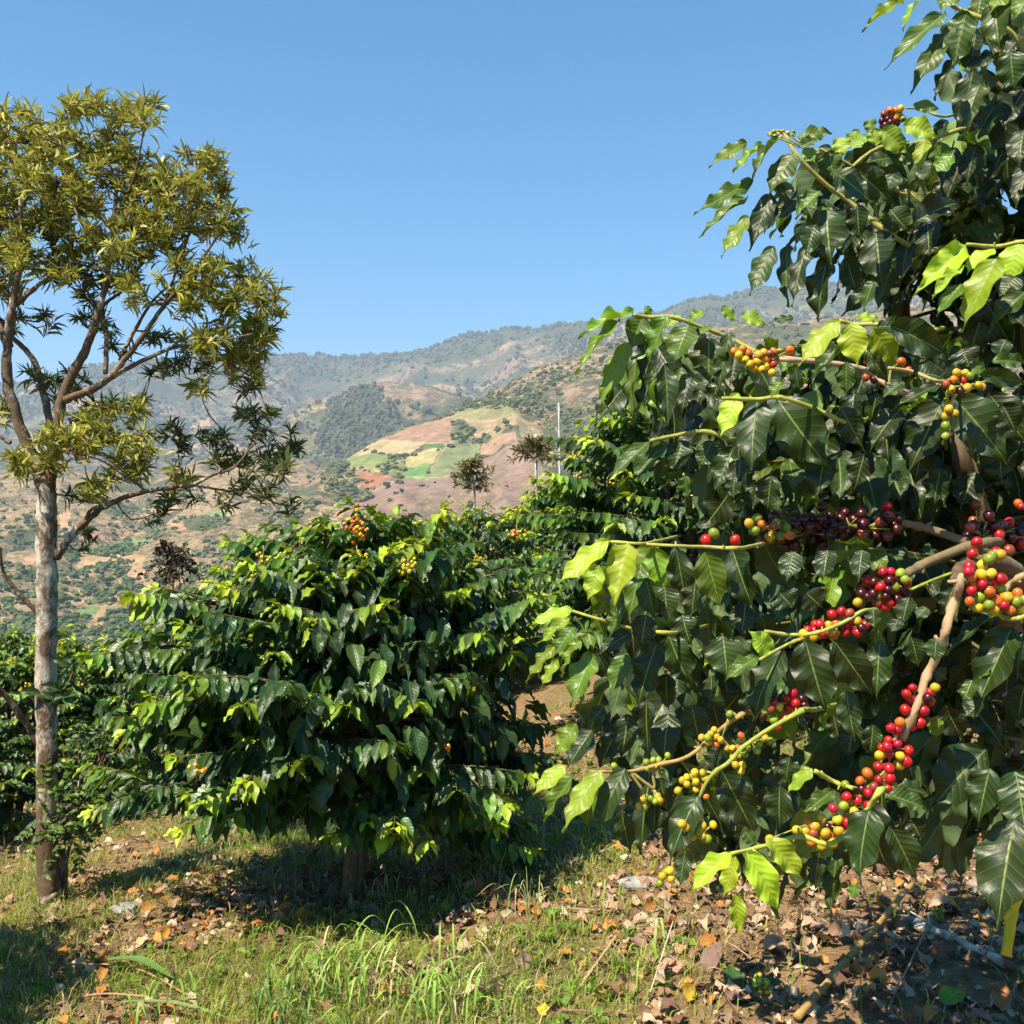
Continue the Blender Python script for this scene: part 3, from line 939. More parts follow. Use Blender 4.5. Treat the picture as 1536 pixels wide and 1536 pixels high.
def berry_clump(G, g, c, n_, r, kinds, spread, squash=0.7, ico_=None):
    V, T = ico_ or ICO1
    for _ in range(n_):
        p = c + g.normal(size=3) * spread * np.array([1, 1, squash])
        k = kinds[g.integers(len(kinds))]
        rr = r * g.uniform(0.8, 1.15)
        G.add(V * rr * np.array([1, 1, 1.15]) + p, T=T, c=np.array(CHERRY_TONES[k]) * g.uniform(0.8, 1.15))


def coffee_skeleton(g, height, profile, nlat, LF, ST, ll, spacing, sub=2, low=0.16, elev_lo=0.12, k=4, bright=0.0, az0=None, tri=4, hang=1.0):
    """trunk + laterals of a bush standing at the origin; profile(t) = spread at height fraction t"""
    lat = []
    for i in range(nlat):
        t = low + (1 - low) * ((i + g.uniform(0, 0.6)) / nlat)
        z = t * height * 0.94
        az = i * 2.399 + g.uniform(-0.35, 0.35)
        d = np.array([math.cos(az), math.sin(az), 0])
        R = profile(t, az) * g.uniform(0.82, 1.08)
        elev = elev_lo + 0.75 * t ** 2.2 + g.uniform(-0.08, 0.12)
        droop = (0.16 + 0.1 * (1 - t)) / max(R, 0.4) * g.uniform(0.7, 1.3)
        young = g.random() < (0.62 if t > 0.3 else 0.4)
        pts = lateral(LF, ST, g, np.array([0, 0, z]) + d * 0.02, d, R, elev, droop, ll, spacing, bare=0.30 if t < 0.85 else 0.1, tipage=(g.uniform(0.6, 1.0) + bright if young else 0.25), k=k, age0=0.05 + (0.12 if t > 0.8 else 0), hang=hang)
        lat.append(pts)
        for s_ in range(sub):
            ix = int(len(pts) * g.uniform(0.3, 0.72)); sg = 1 if (s_ % 2) else -1
            a2 = az + sg * g.uniform(0.5, 0.95)
            d2 = np.array([math.cos(a2), math.sin(a2), 0])
            lateral(LF, ST, g, pts[ix], d2, R * g.uniform(0.32, 0.55), elev * 0.5, droop, ll * 0.95, spacing, bare=0.08, tipage=(g.uniform(0.4, 1.0) if g.random() < 0.5 else 0.15), k=k, r0=0.004, age0=0.04, hang=hang)
    return lat


# ---- the middle bush, branch by branch
def middle_bush():
    base = ground_px(525, 1352)
    g = np.random.default_rng(21)
    t = thing("coffee_bush", "wide rounded coffee bush standing in full sun in the middle, single short trunk", "coffee bush", base, group="coffee bushes of the plantation")
    H = (P(540, 800, base[1])[2] - base[2])
    G = Geo()
    sp = spline([base + [0, 0, -0.06], base + [0.01, 0, 0.25], base + [0.0, 0.02, 0.7], base + [0.03, 0, 1.2], base + [0.05, 0, H * 0.97]], 26)
    G.tube(sp, np.interp(np.linspace(0, 1, 26), [0, 0.05, 0.3, 1], [0.062, 0.045, 0.032, 0.006]), 10, (1, 1, 1), 0.25, 3)
    s2 = spline([base + [0.03, 0.0, 0.02], base + [0.07, 0.02, 0.35], base + [0.14, 0.05, 0.9], base + [0.2, 0.1, 1.3]], 18)
    G.tube(s2, np.linspace(0.030, 0.008, 18), 8, (1, 1, 1), 0.25, 8)
    G.build("trunk", M_BARK_COFFEE, t)

    def profile(tt, az):
        r = np.interp(tt, [0, 0.2, 0.35, 0.6, 0.78, 0.9, 1.0], [0.78, 1.0, 1.24, 1.28, 1.04, 0.68, 0.30])
        cx = math.cos(az)
        r *= (1.0 + 0.02 * cx if cx < 0 else 1.0 - 0.16 * cx)
        if math.sin(az) < -0.3: r *= 0.84 if tt > 0.45 else 0.68
        return r
    nlat = 92
    for i in range(nlat):
        tt = 0.27 + 0.73 * ((i + g.uniform(0, 0.6)) / nlat)
        z = tt * H * 0.93
        az = i * 2.399 + g.uniform(-0.35, 0.35)
        d = np.array([math.cos(az), math.sin(az), 0])
        R = profile(tt, az) * g.uniform(0.80, 1.07)
        elev = 0.16 + 0.8 * tt ** 2.4 + g.uniform(-0.24, 0.26)
        droop = (0.18 + 0.08 * (1 - tt)) / max(R, 0.4) * g.uniform(0.6, 1.7)
        LF = Leaves(T_MID); ST = Geo()
        young = g.random() < 0.8
        p0 = np.interp(z, sp[:, 2] - base[2], sp[:, 0]), base[1], base[2] + z
        pts = lateral(LF, ST, g, np.array(p0), d, R, elev, droop, 0.160, 0.042, bare=0.22, tipage=g.uniform(0.6, 1.0) if young else 0.2, age0=0.04 + (0.15 if tt > 0.85 else 0), k=5, r0=0.007, hang=1.15)
        for s_ in range(3):
            ix = int(len(pts) * g.uniform(0.28, 0.75)); sg = 1 if s_ % 2 else -1
            a2 = az + sg * g.uniform(0.45, 0.95)
            lateral(LF, ST, g, pts[ix], np.array([math.cos(a2), math.sin(a2), 0]), R * g.uniform(0.3, 0.5), elev * 0.6, droop, 0.145, 0.043, bare=0.08,
                    tipage=g.uniform(0.5, 1.0) if g.random() < 0.5 else 0.15, age0=0.03, k=4, r0=0.004, hang=1.1)
        b = ST.build("branch", M_TWIG, t)
        LF.build("foliage", M_COFFEE_S, b, g)
        if i % 5 == 0 or i > nlat - 14:
            kinds = ['y', 'y', 'g', 'y', 'g', 'o']
            for q in np.linspace(0.45, 0.72, 3):
                C = Geo(); berry_clump(C, g, pts[int(q * (len(pts) - 1))], 8, 0.0095, kinds, 0.014, ico_=ICO0)
                C.build("cherry_cluster", M_CHERRY, b)
    LF = Leaves(T_MID)                   # leaves on the short inner twigs
    for _ in range(1500):
        tt = g.uniform(0.28, 0.97); az = g.uniform(0, 2 * math.pi); rr = profile(tt, az) * g.uniform(0.35, 0.86)
        p = np.array([base[0] + 0.03 + rr * math.cos(az), base[1] + rr * math.sin(az), base[2] + tt * H * 0.95 + 0.12 * rr])
        o_ = np.array([math.cos(az), math.sin(az), 0])
        ax = unit(o_ * g.uniform(0.1, 0.7) + g.normal(size=3) * 0.4 - UP * g.uniform(0.5, 1.1))
        L_ = g.uniform(0.10, 0.16)
        LF.add(p, ax, unit(UP + o_ * 0.6 + g.normal(size=3) * 0.3), L_, L_ * g.uniform(0.36, 0.46), 0.35 * g.random() ** 2 + (0.4 if g.random() < 0.06 else 0), g.random())
    LF.build("foliage", M_COFFEE_S, t, g)
    # berry clusters standing out at the top
    for (px, py, dy, n_, kinds, sprd) in ((537, 792, -0.28, 46, 'oyyopyo', 0.026), (612, 852, -0.55, 16, 'yyyg', 0.022), (535, 835, -0.35, 14, 'yyg', 0.022), (380, 860, -0.4, 14, 'yyyo', 0.02),
                                          (520, 880, -0.4, 14, 'ddr', 0.02), (295, 1152, -0.9, 9, 'oyy', 0.014), (665, 1120, -0.6, 9, 'yoo', 0.014), (450, 820, -0.2, 12, 'dd', 0.02), (395, 835, -0.3, 12, 'yyg', 0.02),
                                          (775, 800, 0.5, 16, 'yyo', 0.02)):
        C = Geo()
        c = P(px, py, base[1] + dy)
        berry_clump(C, g, c, n_, 0.0095, list(kinds), sprd, 1.3 if n_ > 30 else 0.8, ico_=ICO0)
        C.tube([c + [0, 0.0, 0.05], c, c - [0.01, -0.03, 0.07]], 0.003, 4, (0.2, 0.16, 0.06))
        C.build("cherry_cluster", M_CHERRY, t)


middle_bush()


# ---- background bushes: three kinds built once, then copied
def background_proto(seed, H, R, nlat, ll):
    g = np.random.default_rng(seed)
    base = np.zeros(3)
    t = thing("coffee_bush", "x", "coffee bush", base, group="coffee bushes of the plantation")
    LF = Leaves(T_LOW if ll < 0.16 else T_MID); ST = Geo()
    G = Geo()
    for a in range(2):
        dx = 0.05 * a
        G.tube(spline([(dx, 0, -0.1), (dx * 2 + 0.02, 0.01, 0.4), (dx * 4, 0.03, H * 0.6), (dx * 5, 0.0, H * 0.95)], 14), np.linspace(0.04, 0.007, 14), 7, (1, 1, 1), 0.2, seed)
    G.build("trunk", M_BARK_COFFEE, t)
    prof = lambda tt, az: R * np.interp(tt, [0, 0.2, 0.5, 0.8, 1.0], [0.75, 0.95, 1.0, 0.8, 0.4]) * (1 + 0.12 * math.sin(az * 2 + seed))
    lat = coffee_skeleton(g, H, prof, nlat, LF, ST, ll, 0.06, sub=2, low=0.22, k=3, bright=0.1)
    ST.build("branches", M_TWIG, t)
    LF.build("foliage", M_COFFEE_S, t, g)
    for i in range(10):
        pts = lat[len(lat) - 1 - int(g.integers(0, int(nlat * 0.5)))]
        for q in np.linspace(0.5, 0.85, 3):
            C = Geo(); berry_clump(C, g, pts[int(q * (len(pts) - 1))] + [0, 0, 0.03], 12, 0.0105, ['y', 'y', 'g', 'y'], 0.02, ico_=ICO0)
            C.build("cherry_cluster", M_CHERRY, t)
    return t


def place_copy(root, first, loc, rz, s, label):
    if first:
        r = root
    else:
        r = root.copy(); col.objects.link(r)
        for ch in list(root.children):
            c = ch.copy(); col.objects.link(c); c.parent = r
    r.location = tuple(loc); r.rotation_euler = (0, 0, rz); r.scale = (s, s, s); r["label"] = label
    return r


protos = [background_proto(301, 2.1, 1.15, 92, 0.17), background_proto(302, 1.5, 1.0, 56, 0.16), background_proto(303, 1.9, 1.1, 62, 0.15)]
used = [False] * 3
BG = [  # trunk px, distance, kind, scale, turn, label
    (1005, 7.7, 0, 1.18, 0.4, "tall coffee bush with yellow berries just behind and right of the middle bush"),
    (735, 10.6, 2, 1.02, 1.2, "coffee bush directly behind the right shoulder of the middle bush, below the rounder sapling"),
    (1140, 8.2, 2, 1.12, 2.4, "coffee bush glimpsed between the big near bush and the berry-yellow bush behind it"),
    (1330, 7.4, 0, 0.98, 3.1, "coffee bush seen in bits through the leaves of the big near bush"),
    (1560, 8.6, 2, 1.15, 0.2, "coffee bush at the right picture edge, behind the big near bush"),
    (850, 12.2, 0, 0.95, 5.0, "coffee bush on the rise in front of the white pole"),
    (1020, 11.5, 2, 1.05, 4.0, "coffee bush on the rise right of the small fine-leaved sapling"),
    (610, 11.0, 0, 0.92, 4.4, "coffee bush peeping over the top right of the middle bush"),
    (15, 7.1, 1, 0.84, 0.0, "low dark coffee bush left of the pale tree trunk"),
    (170, 7.7, 1, 0.80, 1.0, "low dark coffee bush right behind the pale tree trunk"),
    (-170, 6.6, 1, 0.85, 2.0, "low coffee bush cut by the left picture edge"),
    (290, 8.9, 1, 0.85, 3.4, "low coffee bush behind the left half of the middle bush"),
    (60, 9.6, 1, 0.9, 4.1, "farther low coffee bush over the top of the one left of the trunk"),
    (430, 9.8, 0, 0.9, 2.9, "coffee bush hidden behind the crown of the middle bush"),
]
for px, Y, kd, s, rz, lab in BG:
    x_ = (px - 768) / F * Y
    place_copy(protos[kd], not used[kd], (x_, Y, float(gz(x_, Y)) - 0.03), rz, s, lab); used[kd] = True


# ---- the big near bush
def cR1(x, y): return 1000 + x / 2.866, y / 2.866
def cR2(x, y): return 840 + x / 4.15, 430 + y / 4.15
def cR3(x, y): return 1100 + x / 3.523, 430 + y / 3.523
def cR4(x, y): return 780 + x / 2.955, 780 + y / 2.955
def cR5(x, y): return 1120 + x / 3.692, 760 + y / 3.692
def cR6(x, y): return 960 + x / 2.667, 1100 + y / 2.667


# base x, base y, tip x, tip y, width, age (0 old dark .. 1 young bright)
HL = {
 cR1: (2.866, 1.75, [(1020,0,840,128,75,.7),(1090,-10,1015,135,75,.7),(1190,60,935,305,100,.35),(1200,160,1048,400,95,.4),(1290,50,1235,300,145,.3),(1410,10,1430,210,130,.3),(1250,250,1150,435,90,.2),
   (1320,300,1260,560,130,.05),(1480,220,1500,395,140,.2),(1536,560,1520,720,120,.15),(1400,230,1280,330,90,.2),(1540,150,1450,260,80,.05),(1420,440,1300,640,95,.05),(1450,640,1380,790,90,.03),(1350,360,1290,560,100,.3),
   (1480,-60,1390,60,110,.6),(1560,-20,1500,90,100,.5),(1250,-80,1180,60,110,.5),(1560,260,1480,330,120,.05),(1540,380,1450,560,130,.05),(1590,420,1560,640,130,.05),(1440,760,1350,900,120,.03),(1560,700,1500,900,130,.05),
   (1360,-40,1330,110,100,.4),(1230,110,1130,250,90,.3),(1330,140,1300,330,110,.1),(1240,640,1180,800,110,.05),(1330,620,1290,800,120,.05),
   (345,610,180,720,70,.6),(480,600,370,780,65,.4),(410,620,285,745,80,.6),(370,780,115,925,85,.35),(345,850,140,1025,80,.5),(350,930,235,1110,80,.6),(550,660,435,840,130,.35),(565,590,712,570,65,.5),
   (450,830,355,1080,95,.15),(460,1060,357,1275,105,.25),(520,1050,520,1320,80,.25),(600,1060,540,1325,85,.15),(660,820,550,940,105,.4),(690,900,710,1145,175,.2),(690,1120,655,1390,125,.1),(720,740,880,870,125,.2),
   (800,720,975,880,115,.25),(900,1000,920,1220,165,.03),(920,1200,750,1365,95,.1),(890,1210,850,1350,85,.25),(925,555,1045,665,95,.7),(895,550,905,635,65,.7),(1020,540,1165,600,95,.8),(1110,600,1085,745,75,.8),
   (1160,610,1205,740,95,.4),(790,640,860,580,70,.6),(740,590,770,670,80,.8),(700,650,715,760,115,.35),(870,510,885,580,55,.5),(1060,450,1175,470,55,.5),(1060,960,1280,870,115,.1),(960,900,1045,995,125,.2),
   (1120,950,1130,1110,135,.03),(590,640,640,700,60,.6),(640,600,560,640,60,.3),(820,560,780,640,60,.6),(980,680,850,700,90,.2),(1000,640,1090,700,90,.3),(780,1130,820,1260,100,.08),(460,900,420,1010,90,.1),(1230,660,1140,760,90,.5),
   (560,860,470,950,90,.15),(640,960,600,1100,90,.1),(820,880,830,1040,110,.08),(980,740,900,900,120,.1),(1040,1040,1010,1210,120,.05),(760,940,760,1100,110,.06),
   (1290,1050,1060,1270,115,.9),(1390,1070,1290,1180,105,.9),(1420,1110,1270,1430,150,.75),(1530,1040,1465,1220,135,.85),(1270,1150,1140,1290,65,.8),(1270,1220,1160,1360,95,.4),(1500,1190,1430,1280,115,.2),(1545,1250,1380,1430,115,.3)]),
 cR2: (4.15, 1.62, [(455,165,110,335,115,.6),(375,205,95,550,115,.55),(430,345,235,770,140,.6),(480,430,455,860,140,.5),(600,530,455,860,115,.2),(520,175,440,400,160,.4),(665,175,545,500,160,.45),(800,240,710,480,225,.4),
   (930,320,930,605,240,.25),(650,480,670,880,130,.15),(1060,280,980,680,125,.25),(750,180,640,260,75,.7),(890,150,800,230,90,.6),(565,175,530,115,55,.5),(1010,120,1095,220,80,.6),(1130,180,1285,240,95,.7),(1453,190,1300,225,65,.2),
   (960,670,700,1015,155,.15),(1110,660,1000,940,145,.95),(1240,700,1200,1170,215,.15),(560,960,295,1215,125,.3),(640,990,450,1220,155,.25),(760,960,700,1170,175,.1),(950,960,860,1150,135,.2),(1080,1000,960,1280,165,.1),
   (1270,1080,1200,1400,165,.05),(780,1180,800,1330,115,.3),(1090,1180,1080,1330,125,.2),(700,600,660,760,120,.1),(760,500,720,720,120,.3),(560,420,520,620,130,.1),(820,560,760,800,130,.06),(880,640,820,860,120,.1),(1000,560,940,760,130,.06),
   (930,250,870,300,80,.6),(1090,420,1060,620,140,.1),(640,820,620,960,100,.06),(1130,900,1110,1100,150,.04),(820,1000,790,1200,130,.04)]),
 cR3: (3.523, 1.5, [(560,180,340,430,140,.9),(620,190,660,420,160,.97),(740,220,860,420,150,.8),(760,175,620,155,65,.8),(760,210,990,225,90,.15),(830,205,1140,370,170,.1),(570,300,400,530,105,.3),(600,400,600,580,120,.3),
   (700,320,830,520,95,.25),(230,585,525,980,280,.12),(130,600,100,990,185,.15),(570,640,690,865,140,.1),(880,650,720,870,165,.15),(1110,590,920,1000,240,.15),(1170,590,1455,948,240,.12),(1350,560,1560,840,210,.12),
   (1080,520,840,650,85,.2),(950,460,1130,495,115,.12),(1370,390,1550,400,85,.3),(1300,460,1560,515,95,.2),(1200,320,1250,430,160,.02),(1440,280,1400,380,120,.02),(500,800,440,1140,190,.06),(1000,800,960,1050,135,.05),
   (850,980,880,1030,65,.1),(330,420,360,560,90,.1),(250,500,200,590,80,.5),(640,560,620,800,150,.03),(760,560,720,760,140,.04),(800,700,820,940,150,.03),(300,640,280,900,160,.03),(700,860,640,1080,150,.04),(1400,800,1420,1050,200,.02),
   (1330,700,1300,960,180,.02),(1280,980,1200,1180,170,.02),(1100,960,1060,1180,160,.03),(200,1000,180,1190,150,.1),(40,900,20,1160,140,.05),(900,500,780,600,90,.15),(1020,380,880,330,90,.1),(1250,430,1350,470,90,.5),(1120,450,1040,400,80,.2),
   (1420,620,1500,780,150,.1),(1540,640,1500,900,160,.03)]),
 cR4: (2.955, 1.38, [(395,90,155,295,100,.95),(480,100,415,400,145,.95),(350,200,300,360,95,.8),(540,190,480,450,105,.4),(600,120,630,385,155,.6),(690,120,740,415,115,.2),(820,140,890,395,155,.5),(940,120,1045,410,155,.05),
   (640,290,650,450,135,.2),(235,400,45,475,75,.8),(230,430,75,555,75,.7),(240,470,150,610,95,.4),(155,560,25,720,75,.7),(170,620,90,750,65,.7),(260,540,180,700,85,.6),(320,590,225,835,135,.5),(310,690,270,830,65,.5),
   (490,500,340,600,105,.1),(480,590,400,780,125,.35),(610,540,520,840,155,.12),(660,510,765,750,165,.12),(650,680,660,850,105,.12),(850,690,845,815,95,.2),(900,510,920,710,175,.2),(1050,610,905,720,85,.4),
   (1170,570,1040,910,165,.12),(1110,580,1010,490,100,.8),(370,830,310,900,75,.2),(250,900,150,1050,95,.6),(320,930,210,1100,135,.06),(420,940,350,1110,115,.06),(200,1090,55,1220,85,.8),(250,1120,110,1340,95,.5),
   (360,1110,185,1385,115,.75),(330,1170,290,1370,85,.5),(470,1100,350,1380,125,.15),(560,1110,490,1360,105,.15),(450,1290,490,1480,95,.1),(880,1010,850,1120,115,.1),(890,1100,1045,1400,155,.12),(790,1220,660,1530,145,.12),
   (600,1260,590,1400,85,.15),(560,800,570,1060,135,.03),(1090,1180,1160,1350,135,.1),(440,400,400,520,90,.5),(560,420,540,560,120,.1),(720,420,760,560,130,.05),(1000,360,980,520,130,.04),(660,860,640,1080,140,.04),
   (760,820,800,1000,140,.03),(860,820,900,960,120,.03),(1000,760,1040,900,110,.05),(480,860,450,1060,120,.05),(620,1140,660,1300,100,.1),(960,1180,920,1400,120,.05),(1150,1040,1200,1200,120,.2),(700,650,700,800,110,.05),(420,260,440,460,110,.3),
   (560,260,600,440,110,.2),(780,260,760,440,110,.15),(330,420,380,520,80,.4)]),
 cR5: (3.692, 1.3, [(1410,580,1085,840,120,.15),(1475,660,1250,1170,215,.15),(325,740,440,1140,240,.15),(480,735,705,1055,205,.15),(740,740,720,1065,160,.12),(910,720,950,890,125,.2),(1050,730,1040,860,125,.2),(550,1020,600,1300,140,.15),
   (1330,1060,1200,1180,130,.03),(1100,1100,1200,1290,160,.04),(1450,900,1430,1110,115,.03),(1040,910,1110,960,85,.2),(1050,1160,1050,1290,95,.6),(700,560,710,685,95,.2),(180,470,260,560,170,.02),(330,480,420,560,160,.02),
   (260,250,220,420,140,.06),(450,240,420,420,140,.05),(900,500,860,660,130,.03),(1000,560,940,620,90,.2),(1150,440,1090,600,120,.04),(1250,960,1200,1080,120,.3),(1530,700,1500,960,170,.06),(1540,980,1500,1200,170,.1),
   (600,1180,560,1400,140,.1),(700,1200,680,1390,110,.15),(480,1150,520,1320,110,.05),(1330,880,1290,960,90,.5),(640,240,620,420,120,.04),(840,620,800,700,90,.03)]),
 cR6: (2.667, 1.2, [(360,480,200,645,95,.97),(385,490,335,655,85,.95),(380,640,392,805,65,.85),(425,470,545,705,115,.97),(510,420,650,585,95,.85),(920,300,880,605,180,.12),(1000,370,1105,590,125,.2),(1080,340,1130,430,85,.15),
   (1390,60,1165,305,190,.04),(1400,140,1350,375,140,.1),(1500,150,1540,415,180,.1),(1500,345,1430,785,230,.22),(690,140,585,250,75,.7),(770,230,650,330,65,.4),(560,210,560,380,125,.15),(600,90,585,210,65,.15),
   (990,245,1150,300,75,.3),(1140,240,1025,215,75,.2),(790,480,760,740,95,.25),(860,600,850,665,55,.4),(1560,380,1500,640,170,.2),(420,390,460,450,60,.3),(720,470,700,640,90,.1),(180,480,160,620,70,.2)]),
}
HB = [  # crop, points, radius start, radius end, colour, depth
 (cR5, [(1200,400),(1150,520),(1105,680),(1072,790),(1000,930),(940,1110),(860,1290)], .0065, .005, (.42,.28,.16), 1.28),
 (cR6, [(960,230),(900,320),(770,440),(640,412),(500,450),(360,482)], .004, .0022, (.40,.42,.08), 1.2),
 (cR4, [(985,860),(870,945),(750,1045),(610,1085),(480,1115),(350,1115)], .0036, .002, (.42,.28,.10), 1.36),
 (cR4, [(1240,850),(1010,990),(930,1070),(840,1145),(770,1290),(735,1400),(700,1536),(680,1590)], .0036, .002, (.34,.38,.07), 1.33),
 (cR4, [(530,105),(400,95)], .0025, .002, (.42,.42,.08), 1.38),
 (cR4, [(960,125),(820,120),(680,115),(530,105)], .003, .0024, (.40,.38,.10), 1.4),
 (cR4, [(660,500),(490,480),(350,440),(225,400)], .003, .002, (.42,.42,.08), 1.4),
 (cR4, [(1240,530),(1170,560),(1060,620)], .003, .002, (.36,.38,.08), 1.35),
 (cR5, [(870,90),(1000,120),(1200,190),(1340,260)], .006, .008, (.22,.15,.08), 1.55),
 (cR5, [(880,375),(1000,310),(1200,230),(1340,200)], .007, .008, (.20,.15,.08), 1.5),
 (cR5, [(910,460),(1000,420),(1130,370)], .0022, .002, (.34,.38,.06), 1.45),
 (cR5, [(100,690),(250,710),(380,700),(520,650),(640,580)], .0025, .003, (.42,.42,.10), 1.36),
 (cR5, [(1536,380),(1450,440),(1400,520)], .005, .004, (.36,.27,.14), 1.3),
 (cR5, [(1440,1040),(1500,1130),(1560,1200)], .006, .007, (.42,.30,.18), 1.35),
 (cR5, [(1380,590),(1440,620),(1500,620),(1560,600)], .003, .003, (.42,.42,.08), 1.28),
 (cR3, [(1170,660),(1200,800),(1260,980),(1310,1160),(1390,1330)], .009, .012, (.20,.13,.07), 1.8),
 (cR3, [(60,340),(180,380),(300,385),(480,400),(700,440),(820,520),(900,560)], .004, .005, (.52,.38,.24), 1.56),
 (cR3, [(820,430),(950,450),(1080,500)], .003, .003, (.42,.34,.14), 1.55),
 (cR3, [(1140,540),(1130,640),(1120,790)], .0025, .002, (.36,.40,.06), 1.46),
 (cR3, [(560,180),(640,200),(760,200),(900,260)], .003, .004, (.40,.42,.08), 1.52),
 (cR3, [(-60,590),(130,595),(240,585),(420,640),(600,720)], .003, .004, (.38,.40,.08), 1.5),
 (cR1, [(435,575),(500,570),(560,670),(680,790),(800,880),(950,1000),(1100,1080)], .003, .006, (.40,.36,.10), 1.85),
 (cR1, [(1180,500),(1100,470),(1030,465)], .003, .002, (.34,.36,.1), 1.9),
 (cR1, [(1200,10),(1260,40),(1360,80),(1480,140),(1580,260)], .003, .006, (.36,.36,.1), 1.8),
 (cR1, [(720,790),(900,640),(1100,610),(1250,560)], .003, .005, (.36,.34,.1), 1.9),
 (cR1, [(1290,1050),(1420,1060),(1536,1040),(1640,1080)], .003, .005, (.40,.42,.08), 1.62),
 (cR2, [(455,175),(560,190),(700,190),(900,260),(1080,330),(1250,420)], .003, .004, (.36,.38,.08), 1.64),
 (cR2, [(560,960),(700,930),(900,900),(1080,960)], .003, .004, (.32,.34,.08), 1.62),
 (cR6, [(1520,420),(1500,620),(1465,890)], .0085, .0055, (.62,.46,.03), 1.2),
 (cR6, [(700,150),(780,195),(850,220)], .003, .0025, (.40,.44,.08), 1.22),
]
